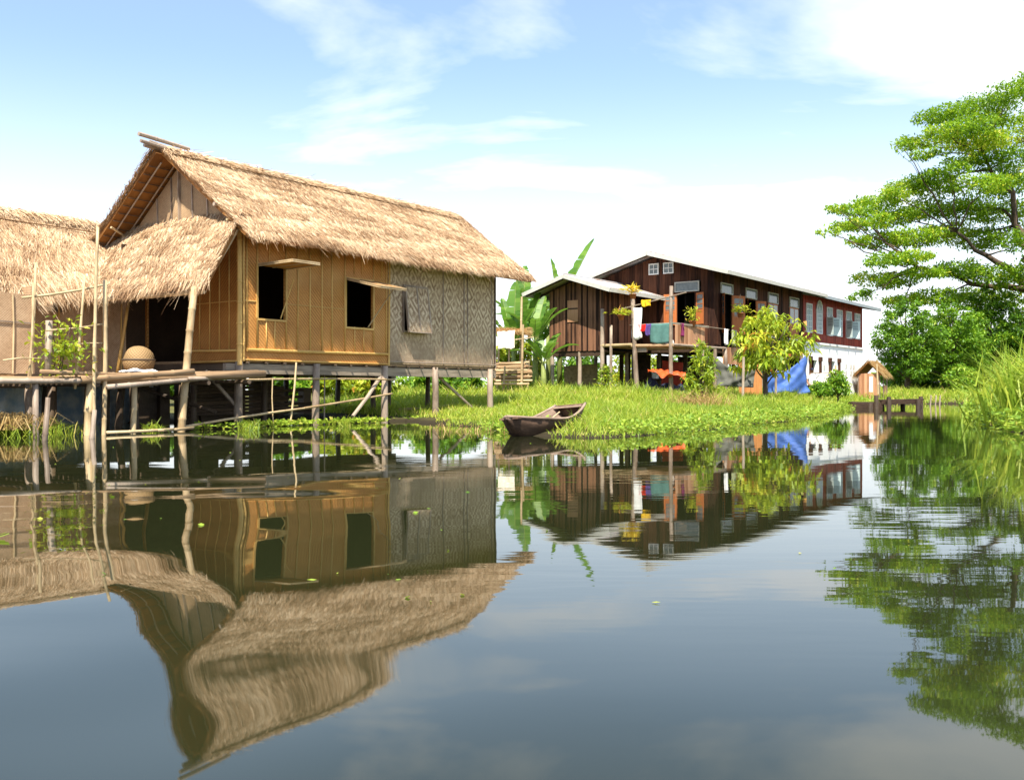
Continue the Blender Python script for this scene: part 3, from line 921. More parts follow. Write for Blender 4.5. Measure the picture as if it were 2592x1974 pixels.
stray('bamboo_pole', (-3.0, -1.2, .05), (-2.0, -1.0, .07), .035, 'thin pole floating in the water against the porch post', BAMBOO, .02, G1)
stray('bamboo_pole', (-4.2, -1.3, .05), (-2.6, -1.15, .06), .035, 'pole floating in the water beside the deck post', BAMBOO, .02, G1)
for k_, (x, y, h_) in enumerate(((-6.05, -2.35, .75), (-5.15, -2.3, .52), (-5.65, -1.6, .6))):
    stray('mooring_stake', (x, y, -.5), (x + .1, y, h_), .05, ['stubby stake in the grass at the waterline, nearest the picture edge', 'short stake standing free in the water beside the grass', 'short stake behind the straw heap'][k_], OLDPOLE, .01, 'stakes by the grass clump')

# basket, white sheet and small things on the deck
def hw(x, y, z): return HO + Vector((x*.586 - y*.81, x*.81 + y*.586, z))
bk = thing('basket', 'round woven cane basket heaped up on the porch deck', 'basket', hw(-1.55, 1.7, 1.33), .4)
bk.scale = (.9,.9,1.0)
mb = MB(); N = 20
prof = [(.30,0),(.36,.06),(.39,.15),(.41,.24),(.40,.26)]
for i, (r, z) in enumerate(prof):
    for k in range(N):
        t = 2*math.pi*k/N
        mb.v.append((r*math.cos(t), r*math.sin(t), z)); mb.r.append(.5)
for i in range(len(prof)-1):
    for k in range(N):
        mb.f.append((i*N+k, i*N+(k+1)%N, (i+1)*N+(k+1)%N, (i+1)*N+k))
cane = M('cane', .7, .25); cx_, cy_, cz_ = cane.xyz()
ang = cane.ma('ARCTAN2', cy_, cx_)
ww = cane.ma('MULTIPLY', cane.ma('SINE', cane.ma('MULTIPLY', ang, 26)), cane.ma('SINE', cane.ma('MULTIPLY', cz_, 90)))
cane.col(cane.ramp(cane.ma('ADD', cane.ma('MULTIPLY', ww, .16), .55), [(.2,(.10,.055,.025)),(.8,(.46,.30,.14))])); cane.bump(ww, .5, .01)
mb.build('body', cane.m, bk, smooth=True)
mb = MB()
for i in range(7):
    f = i / 6
    r = .385*math.cos(f*math.pi/2*.98); z = .255 + .33*math.sin(f*math.pi/2)
    for k in range(N):
        t = 2*math.pi*k/N; jj = 1 + .05*math.sin(3*t+i)
        mb.v.append((r*jj*math.cos(t), r*jj*math.sin(t), z)); mb.r.append(.6)
for i in range(6):
    for k in range(N): mb.f.append((i*N+k, i*N+(k+1)%N, (i+1)*N+(k+1)%N, (i+1)*N+k))
mb.f.append(tuple(6*N+k for k in range(N)))
mb.build('lid', cane.m, bk, smooth=True)
MB().tube([(.405*math.cos(2*math.pi*k/20), .405*math.sin(2*math.pi*k/20), .255) for k in range(21)], .02, 6, cap=False).build('rim', DARKPOLE, bk, smooth=True)

WHITE_CLOTH = plain('white_cloth', (.78,.77,.74), .8, .2, .1)
def drape(name, w, h, mat_, folds=4, amp=.04, seed=0, rag=.03, nx_=18, nz_=12):
    """hanging cloth in the local x-z plane, top edge at z=0"""
    r_ = random.Random(seed); vs = []; fs = []
    ph = r_.uniform(0, 6)
    for j in range(nz_+1):
        for i in range(nx_+1):
            u = i/nx_; v = j/nz_
            y = amp*(.35+.65*v)*math.sin(folds*2*math.pi*u+ph+.8*v) + amp*.4*math.sin(folds*4.7*u+2*ph+2*v)
            x = (u-.5)*w*(1-.06*v*math.sin(ph)) + .02*math.sin(5*v+ph)
            z = -v*h + (rag*math.sin(7*u+ph) if j == nz_ else 0) - .02*math.sin(math.pi*u)
            vs.append((x, y, z))
    for j in range(nz_):
        for i in range(nx_):
            a = j*(nx_+1)+i; fs.append((a, a+1, a+nx_+2, a+nx_+1))
    me = bpy.data.meshes.new(name); me.from_pydata(vs, [], fs)
    me.polygons.foreach_set('use_smooth', np.full(len(fs), True)); me.update()
    o = link(name, me, mat_)
    s = o.modifiers.new('thick', 'SOLIDIFY'); s.thickness = .012
    return o
def crumple(name, w, d, h, mat_, seed):
    r_ = random.Random(seed); vs = []; fs = []; n_ = 12
    for j in range(n_+1):
        for i in range(n_+1):
            u, v = i/n_-.5, j/n_-.5
            e = max(0, 1 - (2*max(abs(u), abs(v)))**4)
            vs.append((u*w, v*d, h*e*(.55+.45*math.sin(9*u+seed)*math.cos(7*v)) + r_.uniform(0,.02)))
    for j in range(n_):
        for i in range(n_):
            a = j*(n_+1)+i; fs.append((a, a+1, a+n_+2, a+n_+1))
    me = bpy.data.meshes.new(name); me.from_pydata(vs, [], fs); me.update()
    o = link(name, me, mat_); s = o.modifiers.new('thick', 'SOLIDIFY'); s.thickness = .01
    return o
o = crumple('white_sheet', .8, .4, .07, WHITE_CLOTH, 3)
o.location = hw(-2.75, -.2, 1.26); o.rotation_euler = (0, 0, HRZ)
tag(o, 'crumpled white plastic sheet lying on the deck', 'sheet')

# blue-grey netting under the deck
NETM = M('blue_netting', .9, .1)
nn = NETM.noise(3, 5); nv = NETM.noise(1, 4, NETM.map((14, 14, 2)))
NETM.col(NETM.mix(NETM.mrange(nn, .4, .62), (.34,.47,.60), (.66,.72,.74)))
NETM.bump(nv, .6, .05)
for (x0, x1, y, zt_, h_, lab, sd) in ((-7.6, -3.0, 3.3, 1.0, 1.08, 'sagging blue-grey netting behind the posts under the deck', 1), (-2.9, 1.4, 4.9, 1.1, 1.15, 'faded blue netting strung behind the house stilts under the porch', 2)):
    o = drape('netting', x1-x0, h_, NETM.m, 7, .09, sd, .06, 60, 10)
    o.location = hw((x0+x1)/2, y, zt_); o.rotation_euler = (0, 0, HRZ)
    tag(o, lab, 'netting')
# ------------------------------------------------------------------ wooden houses
BROWN = wood('brown_boards', (.018,.007,.0045), (.12,.046,.024), 'z', attrw=.35)
ANNEX = wood('annex_boards', (.022,.010,.006), (.23,.11,.062), 'z', attrw=.5)
REDBRD = wood('red_boards', (.20,.018,.012), (.36,.045,.025), 'z', attrw=.4, rough=.55)
PALEBRD = wood('pale_boards', (.30,.14,.07), (.55,.30,.17), 'z', attrw=.6)
DOORM = wood('door_wood', (.30,.085,.025), (.56,.19,.06), 'z', attrw=.4, rough=.5)
DARKBEAM = wood('dark_beam', (.025,.015,.010), (.09,.055,.035), 'x')
WPAINT = plain('white_paint', (.80,.80,.78), .55, .35, .06)
TRIM = plain('grey_trim', (.48,.47,.42), .6, .3, .12)
GLASS = M('window_glass', .08, .6); GLASS.col(GLASS.mix(GLASS.noise(4, 3), (.05,.06,.06), (.20,.23,.23))); GLASS = GLASS.m
FROST = plain('frosted_pane', (.34,.41,.41), .6, .25, .15)
CURT = plain('purple_curtain', (.18,.06,.10), .9, .1, .3)
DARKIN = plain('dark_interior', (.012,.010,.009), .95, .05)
def tin_mat():
    m = M('tin_roof', .45, .5)
    m.col(m.mix(m.mrange(m.noise(1.2, 5), .42, .62), (.50,.50,.51), (.42,.31,.25)))
    m.b.inputs['Metallic'].default_value = .25
    return m.m
TIN = tin_mat()
WALLW = M('whitewash', .8, .2)
wf = WALLW.noise(1.0, 4, WALLW.map((1.5, 1.5, .5)))
WALLW.col(WALLW.mix(WALLW.mrange(wf, .5, .75), (.88,.88,.86), (.76,.76,.73))); WALLW = WALLW.m

def boards(name, h0, h1, z0, ztop, y, mat_, parent, holes=(), bw=.15, flip=False, th=.03, sgn=-1, kind=None, bat=True):
    """upright boards: each its own offset; ztop may be a function. sgn=-1 faces -axis."""
    mb = MB(); h = h0; r_ = random.Random(int(h0*91+z0*17+y*7+h1))
    while h < h1 - 1e-3:
        w = min(bw * r_.uniform(.85, 1.15), h1 - h)
        if h1 - (h + w) < .05: w = h1 - h
        zt_ = min(ztop(h), ztop(h+w)) if callable(ztop) else ztop
        seg = [(z0 + r_.uniform(-.02, .0), zt_)]
        for a, b, c, d in holes:
            if h + w/2 > a and h + w/2 < b:
                ns = []
                for s0, s1 in seg:
                    if c > s0 and d < s1: ns += [(s0, c), (d, s1)]
                    elif c <= s0 and d < s1 and d > s0: ns += [(d, s1)]
                    elif c > s0 and c < s1 and d >= s1: ns += [(s0, c)]
                    elif c <= s0 and d >= s1: pass
                    else: ns += [(s0, s1)]
                seg = ns
        off = r_.uniform(-.008, .008); mb.cur = r_.random()
        for s0, s1 in seg:
            if s1 - s0 < .02: continue
            ya, yb = y + off, y + off - sgn*th
            a, b = h + .004, h + w - .004
            if flip: mb.box(min(ya,yb), max(ya,yb), a, b, s0, s1)
            else: mb.box(a, b, min(ya,yb), max(ya,yb), s0, s1)
        h += w
    o = mb.build(name, mat_, parent)
    if kind: o['kind'] = kind
    return o

def backing(h0, h1, z0, z1, y, parent, holes=(), flip=False, name='dark_backing'):
    return wall_mesh(MB(), h0, h1, z0, z1, y, .05, holes, flip).build(name, DARKIN, parent)  # near-black sheet puts the darkness of the rooms into colour

def gridwin(parent, h0, h1, z0, z1, y, cols, rows, pane, fr=WPAINT, flip=False, name='window', fw_=.05, arch=False, depth=.05):
    """glazed window in the plane: frame mesh with bars, pane as its child"""
    f = MB()
    def B(a, b, c, d, t0=-depth, t1=.02):
        if flip: f.box(y+t0, y+t1, a, b, c, d)
        else: f.box(a, b, y+t0, y+t1, c, d)
    B(h0, h0+fw_, z0, z1); B(h1-fw_, h1, z0, z1)
    B(h0+fw_, h1-fw_, z0, z0+fw_)
    if not arch: B(h0+fw_, h1-fw_, z1-fw_, z1)
    for i in range(1, cols):
        x = h0 + (h1-h0)*i/cols; B(x-.014, x+.014, z0+fw_, z1-(.0 if arch else fw_), -depth+.012, .01)
    for j in range(1, rows):
        z = z0 + (z1-z0)*j/rows; B(h0+fw_, h1-fw_, z-.014, z+.014, -depth+.016, .006)
    if arch:
        c = (h0+h1)/2; r = (h1-h0)/2
        for k in range(8):
            t0, t1 = math.pi*k/8, math.pi*(k+1)/8
            p = (c+(r-.02)*math.cos(t0), y-depth/2, z1+(r-.02)*math.sin(t0)*1.15); q = (c+(r-.02)*math.cos(t1), y-depth/2, z1+(r-.02)*math.sin(t1)*1.15)
            f.beam(p, q, .05, .05, (0,1,0))
        for k in (2, 4, 6):
            t0 = math.pi*k/8; f.beam((c, y-depth/2, z1), (c+r*math.cos(t0), y-depth/2, z1+r*math.sin(t0)*1.15), .025, .025, (0,1,0))
    o = f.build(name, fr, parent)
    p = MB()
    if flip: p.box(y-.012, y-.004, h0+.02, h1-.02, z0+.02, z1-.02)
    else: p.box(h0+.02, h1-.02, y-.012, y-.004, z0+.02, z1-.02)
    if arch:
        c = (h0+h1)/2; r = (h1-h0)/2 - .03; vs = [(c, y-.008, z1-.02)]
        for k in range(13):
            t = math.pi*k/12; vs.append((c+r*math.cos(t), y-.008, z1-.02+r*math.sin(t)*1.15))
        p.add(vs, [(0, k, k+1) for k in range(1, 13)])
    p.build('pane', pane, o)
    return o

def leafshut(parent, hinge, z0, z1, w, ang, mat_, y, flip=False, name='shutter', louvre=True):
    """open casement leaf hinged at 'hinge', swung outwards by ang (signed width)"""
    mb = MB(); s = 1 if w > 0 else -1; L_ = abs(w)
    dx, dy = s*math.cos(ang)*L_, -math.sin(ang)*L_
    def T(t, o_, z):
        p = (hinge + dx*t + (-dy/L_)*o_*s, y - .03 + dy*t + (dx/L_)*o_*s*-1, z)
        return (p[1], p[0], p[2]) if flip else p
    def slab(t0, t1, za, zb, th):
        vs = [T(t0,-th,za),T(t1,-th,za),T(t1,th,za),T(t0,th,za),T(t0,-th,zb),T(t1,-th,zb),T(t1,th,zb),T(t0,th,zb)]
        mb.add(vs, [(0,3,2,1),(4,5,6,7),(0,1,5,4),(1,2,6,5),(2,3,7,6),(3,0,4,7)])
    H_ = z1 - z0
    slab(0, .14, z0, z1, .022); slab(.86, 1, z0, z1, .022)
    for a, b in ((0,.07),(.40,.46),(.93,1)):
        slab(.14, .86, z0+H_*a, z0+H_*b, .022)
    slab(.14, .86, z0+H_*.07, z0+H_*.40, .008)
    for k in range(3):
        slab(.14, .86, z0+H_*(.48+.15*k), z0+H_*(.48+.15*k+.02), .018)
    o = mb.build(name, mat_, parent)
    g_ = MB(); mb = g_
    slab(.14, .86, z0+H_*.46, z0+H_*.93, .004)
    g_.build('pane', GLASS if mat_ is DOORM else FROST, o)
    return o

def roof_pair(parent, x0, x1, yr, zr, y0, z0, y1, z1, fascia, name='roof', corr=True):
    """shallow tin roof: ridge at yr, front eave y0 and back eave y1; ribs run down the slope"""
    for (ye, ze, tg) in ((y0, z0, -1), (y1, z1, 1)):
        n_ = max(6, int((x1-x0)/.11)); n_ += n_ % 2
        vs = []; fs = []
        for i in range(n_+1):
            x = x0 + (x1-x0)*i/n_; dz = .018 if i % 2 else -.004
            vs += [(x, yr, zr+dz), (x, ye, ze+dz)]
        for i in range(n_):
            q = (2*i, 2*i+1, 2*i+3, 2*i+2) if tg < 0 else (2*i, 2*i+2, 2*i+3, 2*i+1)
            fs.append(q)
        me = bpy.data.meshes.new(name); me.from_pydata(vs, [], fs); me.update()
        o = link(name, me, TIN, parent)
        s_ = o.modifiers.new('thick', 'SOLIDIFY'); s_.thickness = .03; s_.offset = -1
        # soffit boards and eave fascia
        MB().beam((x0+.02, ye, ze-.09), (x1, ye, ze-.09), .035, .16).build('eave_board', fascia, o)
    for ye, ze in ((y0, z0), (y1, z1)):
        MB().beam((x0-.01, yr, zr-.09), (x0-.01, ye, ze-.09), .035, .17, (0,0,1)).build('verge_board', fascia, parent)
        MB().beam((x1, yr, zr-.10), (x1, ye, ze-.10), .035, .17, (0,0,1)).build('verge_board', fascia, parent)
        for i in range(int((x1-x0)/1.0)+1):
            x = x0 + .3 + i
            if x < x1: MB().beam((x, yr, zr-.10), (x, ye, ze-.10), .05, .09).build('rafter', DARKBEAM, parent)
    MB().tube([(x0, yr, zr+.02), (x1, yr, zr+.02)], .05, 8).build('ridge_cap', TIN, parent)

WO = Vector((9.36, 45.0, 0)); WRZ = HRZ
def ww_(x, y, z): return WO + Vector((x*.586 - y*.81, x*.81 + y*.586, z))
wh = thing('wooden_house', 'dark brown board house on stilts with tin roof and small gable windows', 'house', WO, WRZ)
LW, WID, FZ, RZT = 11.9, 6.0, 2.92, 7.42
EZ = 6.30
def wtop(y): return RZT - .12 - (RZT - EZ) / (WID/2 + .9) * abs(y - WID/2)
SW = [(.70, 2.05), (3.65, 5.05), (6.65, 8.0), (9.75, 11.15)]
holes_s = [(.82, 1.95, FZ, 5.40), (3.75, 4.95, 3.0, 5.36), (6.65, 8.0, 3.7, 5.95), (9.75, 11.15, 3.65, 5.95)]
boards('front_wall', 0, LW, FZ, wtop(0), 0, BROWN, wh, holes_s + [(a, b, 5.42, 5.9) for a, b in SW[:2]], kind='stuff')
gh = [(.93, 1.87, FZ, 5.45), (2.06, 2.60, 6.42, 6.95), (2.85, 3.38, 6.42, 6.95), (.75, 2.0, 5.5, 5.98)]
boards('gable_wall', 0.04, WID, FZ, wtop, 0, BROWN, wh, gh, flip=True, kind='stuff')
boards('back_wall', 0, LW, FZ, wtop(0), WID, BROWN, wh, sgn=1, bw=.4)
MB().box(.05, LW-.02, .05, WID-.05, FZ-.08, FZ+.02).build('floor', DARKBEAM, wh)
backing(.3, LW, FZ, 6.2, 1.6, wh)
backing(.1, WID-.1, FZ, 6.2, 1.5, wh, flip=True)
for x in np.arange(.4, 11.5, .36):
    if RG.random() < .8: MB().box(x, x+.34, 5.2, 5.25, .2, 2.72+RG.choice([0,0,0,-.9])).build('shade_board', DARKBEAM, wh)  # dark boards added to fill the space below the floor with shade
roof_pair(wh, -.95, LW+.9, WID/2, RZT, -1.1, EZ-.05, WID+1.1, EZ-.05, TRIM)
for a, b in ((2.06, 2.60), (2.85, 3.38)):
    gridwin(wh, a, b, 6.42, 6.95, -.01, 2, 2, GLASS, flip=True)
gridwin(wh, .75, 2.0, 5.5, 5.98, -.01, 1, 1, GLASS, fr=TRIM, flip=True, name='transom')
for a, b in SW[:2]:
    gridwin(wh, a, b, 5.42, 5.92, -.01, 1, 1, GLASS, fr=TRIM, name='transom')
for a, b in SW[2:]:
    gridwin(wh, a, b, 5.40, 5.95, -.01, 1, 1, GLASS, fr=TRIM, name='transom')
    o = MB().box(a, b, -.02, .03, 3.68, 5.40).build('window', DOORM, wh)
    for k in range(2):
        c0 = a + (b-a)*(.06+.48*k); c1 = c0 + (b-a)*.40
        MB().box(c0, c1, -.028, -.02, 4.5, 5.32).build('pane', GLASS, o)
    MB().box(a-.06, b+.06, -.06, .02, 3.6, 3.68).build('sill', WPAINT, o)
leafshut(wh, .91, 3.95, 5.42, -.50, .35, DOORM, 0, flip=True)
leafshut(wh, 1.90, 3.95, 5.42, .62, .2, DOORM, 0, flip=True)
leafshut(wh, .80, 3.55, 5.40, -.42, .7, DOORM, 0)
leafshut(wh, 1.98, 3.55, 5.40, .78, .45, DOORM, 0)
leafshut(wh, 3.72, 3.55, 5.36, -.66, .5, DOORM, 0)
leafshut(wh, 4.98, 3.55, 5.36, .62, .5, DOORM, 0)
for y in (0.02, 2.9, 5.9):
    for x in (.1, 3, 6, 9, 11.7):
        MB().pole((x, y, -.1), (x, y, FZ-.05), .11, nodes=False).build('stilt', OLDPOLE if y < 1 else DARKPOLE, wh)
MB().beam((0, .12, FZ-.2), (LW, .12, FZ-.2), .15, .22).build('floor_beam', DARKBEAM, wh)
MB().beam((.12, .0, FZ-.21), (.12, WID, FZ-.21), .15, .22).build('floor_beam', DARKBEAM, wh)
# plank apron over the stilts on the canal side
boards('side_apron', .5, 3.2, 2.1, FZ-.03, -.22, PALEBRD, wh, bw=.18)

# annex in front of the gable
an = thing('wooden_annex', 'small board hut on stilts with low tin gable joined to wooden house', 'hut', WO, WRZ)
AX0, AX1, AY0, AY1, AF = -4.3, -.02, 3.4, 6.3, 2.66
ar = (AY0+AY1)/2
def atop(y): return 6.0 - .10 - .335*abs(y-ar)
boards('gable_wall', AY0, AY1, AF, atop, AX0, ANNEX, an, [(4.75, 5.25, 4.0, 4.95)], flip=True, kind='stuff', bw=.095)
boards('side_wall', AX0+.03, -1.35, AF+.15, atop(AY0), AY0, ANNEX, an, kind='stuff', bw=.095)
boards('back_wall', AX0+.03, AX1, AF, atop(AY1), AY1, ANNEX, an, sgn=1, bw=.3)
MB().box(AX0+.04, AX1, AY0+.04, AY1-.04, AF-.06, AF+.02).build('floor', DARKBEAM, an)
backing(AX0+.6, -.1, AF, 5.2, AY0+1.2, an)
roof_pair(an, AX0-1.05, AX1-.02, ar, 6.05, AY0-.95, 5.30, AY1+.8, 5.34, TRIM)
sh = MB().box(AX0-.04, AX0-.012, 4.72, 5.28, 3.98, 4.97).build('shutter', PALEBRD, an)
MB().box(AX0-.05, AX0-.04, 4.72, 5.28, 4.55, 4.62).build('ledge', DARKBEAM, sh)
for x, y in ((AX0+.1, AY1-.1), (AX0+.1, 4.7), (AX0+.1, AY0+.1), (-2, AY0+.1), (-2, AY1-.1), (-.3, AY1-.1)):
    MB().pole((x+RG.uniform(-.06,.06), y, -.1), (x, y, AF-.05), .10, nodes=False).build('stilt', OLDPOLE, an)
MB().beam((AX0+.12, AY0, AF-.16), (AX0+.12, AY1, AF-.16), .14, .18).build('floor_beam', DARKBEAM, an)

# terrace in the nook
te = thing('terrace', 'raised plank terrace on posts between the hut and the wooden house', 'terrace', WO, WRZ)
TZ = 2.84
for i in range(13):
    y = .0 + i*.26
    MB().box(-4.35, -.06, y, y+.235, TZ-.06 + RG.uniform(-.006,.006), TZ).build('plank', DECKWOOD, te)
MB().pole((-4.4, 3.45, TZ+.02), (-4.4, 1.7, TZ+.03), .07, nodes=False).build('edge_log', BAMBOO, te)
MB().pole((-4.42, 1.9, TZ-.03), (-4.42, -.1, TZ-.06), .075, nodes=False).build('edge_log', DECKWOOD, te)
MB().pole((-4.4, -.08, TZ-.03), (0.6, -.3, TZ-.02), .06, nodes=False).build('edge_log', OLDPOLE, te)
MB().beam((-4.3, 1.9, TZ-.2), (-4.3, 1.2, TZ-.2), .1, .2).build('bracket', GREYWOOD, te)
for (x, y, zt_, r, ln) in ((-4.35, 3.42, 4.5, .10, .0), (-4.38, 2.95, 3.75, .075, .0), (-4.4, 1.85, 4.85, .11, .28), (-4.42, -.02, 5.3, .09, .0), (-1.6, -.15, 2.8, .09, 0), (.6, -.28, 2.8, .09, 0)):
    MB().pole((x, y - ln, -.2), (x, y, zt_), r*1.1, r*.85, bow=.03, nodes=False, n=9).build('post', OLDPOLE, te, smooth=True)
MB().pole((-4.42, 2.5, 4.42), (-4.5, -.75, 4.98), .03, nodes=False).build('rail', OLDPOLE, te)
MB().pole((-4.40, 2.0, 3.72), (-4.42, -.1, 3.73), .022, nodes=False).build('rail', GREYWOOD, te)
MB().beam((-4.42, -.05, 3.72), (-1.2, -.25, 3.72), .05, .09).build('rail', GREYWOOD, te)
MB().pole((-1.4, -.25, 3.72), (1.0, -.3, 3.70), .025, nodes=False).build('rail', OLDPOLE, te)
boards('parapet', -4.2, -1.3, TZ+.02, 3.68, -.12, PALEBRD, te, bw=.2)

# red and white house
rw = thing('white_house', 'house with red board storey and shuttered white windows above a whitewashed ground floor', 'house', WO, WRZ)
RX0, RX1 = LW+.02, 23.2
RF = 3.58
wxs = [(12.36, 13.3), (14.1, 15.1), (15.95, 16.95), (17.8, 18.85), (19.65, 20.75), (21.5, 22.55)]
boards('upper_wall', RX0, RX1, RF, 6.35, -.02, REDBRD, rw, [(a, b, 4.15, 5.8) for a, b in wxs], bw=.22, kind='stuff')
boards('end_wall', 0.02, WID, RF, lambda y: 7.0 - .22*abs(y-3), RX1, REDBRD, rw, flip=True, sgn=1, bw=.4)
boards('back_wall', RX0, RX1, RF, 6.35, WID, REDBRD, rw, sgn=1, bw=.4)
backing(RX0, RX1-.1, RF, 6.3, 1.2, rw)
MB().box(RX0+.02, RX1-.02, .02, WID-.02, RF-.1, RF).build('floor', DARKBEAM, rw)
wall_mesh(MB(), RX0, RX1+.02, -.1, RF-.02, -.04, .2, [(13.3, 14.2, .3, 2.6), (16.7, 17.5, .3, 2.6)]).build('ground_wall', WALLW, rw)
wall_mesh(MB(), .18, WID, -.1, RF-.02, RX1-.2, .2, flip=True).build('ground_wall', WALLW, rw)
backing(RX0+.2, RX1-.3, .0, RF-.1, .8, rw, name='dark_backing')
MB().box(RX0-.02, RX1+.06, -.12, .0, RF-.06, RF+.06).build('string_course', WPAINT, rw)
roof_pair(rw, RX0+.0, RX1+.95, WID/2, 7.05, -.95, 6.22, WID+.9, 6.22, plain('blue_grey_trim', (.30,.34,.36), .5, .4, .15))
for i, (a, b) in enumerate(wxs):
    if i == 1:
        gridwin(rw, a, b, 4.15, 5.55, -.03, 4, 6, FROST, arch=True)
    elif i in (2, 4):
        o = gridwin(rw, a, b, 5.22, 5.82, -.03, 2, 1, FROST)
        MB().box(a, a+.05, -.08, -.01, 4.15, 5.22).box(b-.05, b, -.08, -.01, 4.15, 5.22).box(a+.05, b-.05, -.08, -.01, 4.12, 4.2).build('frame', WPAINT, o)
        drape_ = MB()
        for k in range(8):
            x = a+.1+(b-a-.2)*k/8; drape_.add([(x,.1+.03*(k%2),4.2),(x+(b-a-.2)/8,.1+.03*((k+1)%2),4.2),(x+(b-a-.2)/8,.1+.03*((k+1)%2),5.2),(x,.1+.03*(k%2),5.2)], [(0,1,2,3)])
        drape_.build('curtain', CURT, o)
        PT = MATS.get('pale_green') or plain('pale_green', (.60,.72,.70), .5, .35, .08)
        leafshut(rw, a, 4.15, 5.22, -.48, 1.15, PT, -.03)
        leafshut(rw, b, 4.15, 5.22, .48, 1.0, PT, -.03)
    else:
        gridwin(rw, a, b, 4.15, 5.8, -.03, 3, 5, FROST)
for a, z0_, lab in ((12.9, 1.5, 0), (14.6, 1.4, 0), (16.35, .5, 0), (18.1, 1.5, 0)):
    MB().box(a-.09, a+.09, -.16, -.06, z0_, 2.55).box(a-.2, a+.2, -.17, -.055, 2.55, 2.8).build('pilaster', BROWN, rw)
for a, zc in ((15.4, 2.2), (19.6, 2.35), (19.6, 1.95), (20.6, 2.35), (20.6, 1.95), (21.2, 2.35), (21.2, 1.95)):
    MB().box(a-.1, a+.1, -.07, -.042, zc-.13, zc+.13).build('vent_grille', TRIM, rw)
# ------------------------------------------------------------------ vegetation
GRASSM = leaf_mat('grass_blade', [(.0,(.07,.15,.012)),(.35,(.22,.34,.025)),(.7,(.42,.48,.05)),(.9,(.58,.52,.11)),(1,(.62,.44,.18))], (.55,.66,.05), .38)
LEAFW = leaf_mat('water_leaf', [(.0,(.08,.17,.015)),(.4,(.20,.34,.025)),(.8,(.38,.48,.05)),(1,(.55,.50,.10))], (.5,.65,.06), .35)
RAINL = leaf_mat('raintree_leaf', [(.0,(.025,.075,.006)),(.4,(.12,.26,.010)),(.75,(.33,.47,.02)),(1,(.56,.52,.05))], (.45,.70,.02), .38)
DARKL = leaf_mat('dark_leaf', [(.0,(.030,.075,.010)),(.4,(.085,.20,.012)),(.75,(.20,.37,.018)),(1,(.36,.44,.04))], (.32,.58,.02), .32)
MANGOL = leaf_mat('mango_leaf', [(.0,(.10,.18,.02)),(.4,(.26,.38,.02)),(.72,(.50,.54,.04)),(.9,(.58,.44,.05)),(1,(.55,.17,.05))], (.68,.68,.04), .38)
BANL = leaf_mat('banana_leaf', [(.0,(.04,.11,.015)),(.5,(.10,.22,.025)),(1,(.22,.36,.05))], (.28,.52,.05), .35, .4)
BARK = wood('bark', (.045,.030,.022), (.17,.12,.085), 'z', grain=8)
STEM = plain('green_stem', (.22,.26,.07), .6, .3, .3)
DRY = leaf_mat('dry_stalk', [(.0,(.22,.13,.05)),(.5,(.42,.28,.10)),(1,(.62,.45,.20))], (.6,.4,.15), .25)

def hidden_by_house(P):
    """footprints (world) where nothing grows: under the houses"""
    q = P - np.array([HO.x, HO.y]); u = q[:,0]*.586 + q[:,1]*.81; v = -q[:,0]*.81 + q[:,1]*.586
    a = (u > -6) & (u < 6.2) & (v > -1.2) & (v < 7.0)
    q = P - np.array([WO.x, WO.y]); u = q[:,0]*.586 + q[:,1]*.81; v = -q[:,0]*.81 + q[:,1]*.586
    b = (u > -2.5) & (u < 23.1) & (v > .25) & (v < 6)
    return a | b

# grass on both banks
rng = np.random.default_rng(5)
def scatter(n, x0, x1, y0, y1, pw=1.0):
    y = y0 + (y1-y0) * rng.random(n)**pw
    x = x0 + (x1-x0) * rng.random(n)
    return np.stack([x, y], 1)
C = np.concatenate([scatter(120000, -2, 20, 17, 40), scatter(90000, 2, 24, 26, 58), scatter(26000, -7, 3, 27, 45), scatter(24000, 8, 26, 15, 50), scatter(40000, 16, 48, 54, 84)])
C = C[np.abs(C[:,0]) < C[:,1]*.57]
sd_ = shore(C) + .35*wob(C[:,0], C[:,1])
keep = (sd_ > -.12) & ~hidden_by_house(C)
bx_ = (C[:,0]-.62)*.411 + (C[:,1]-19.6)*.911; by_ = -(C[:,0]-.62)*.911 + (C[:,1]-19.6)*.411
keep &= ~((np.abs(bx_) < 1.9) & (np.abs(by_) < .55))
C = C[keep]; sd_ = sd_[keep]
n = len(C)
Z = ground_z(C)
tall = .25 + .20*np.clip((C[:,1]-30)/12, 0, 1) + .10*wob(C[:,0]*.8, C[:,1]*.8+2)
tuft = (wob(C[:,0]*1.9+7, C[:,1]*1.7) > .45)
L = np.clip(tall, .1, 1) * rng.uniform(.55, 1.35, n) * np.where(tuft, 1.45, 1) * np.clip(.55 + sd_*.35, .55, 1)
D = unit(np.stack([rng.normal(0,.38,n), rng.normal(0,.38,n), np.ones(n)], 1))
droop = np.stack([rng.normal(0,.6,n), rng.normal(0,.6,n), np.full(n,-.35)], 1)
side = unit(np.stack([rng.normal(0,1,n), rng.normal(0,.5,n), np.zeros(n)], 1))
Wd = np.clip(C[:,1]*.00075, .012, .05) * rng.uniform(.7, 1.4, n)
V, F = blades(np.column_stack([C, Z-.03]), D, L, Wd, side, droop)
cr = np.clip(.45 + .16*wob(C[:,0]*.5+2, C[:,1]*.45) + .14*wob(C[:,0]*2.1, C[:,1]*2.3+1) + rng.normal(0,.17,n) + (rng.random(n) < .05)*.45, 0, 1)
grass = bulk('grass', V, F, GRASSM, rnd=np.repeat(cr, 6))
tag(grass, 'bright green marsh grass covering the canal banks', 'grass', kind='stuff')

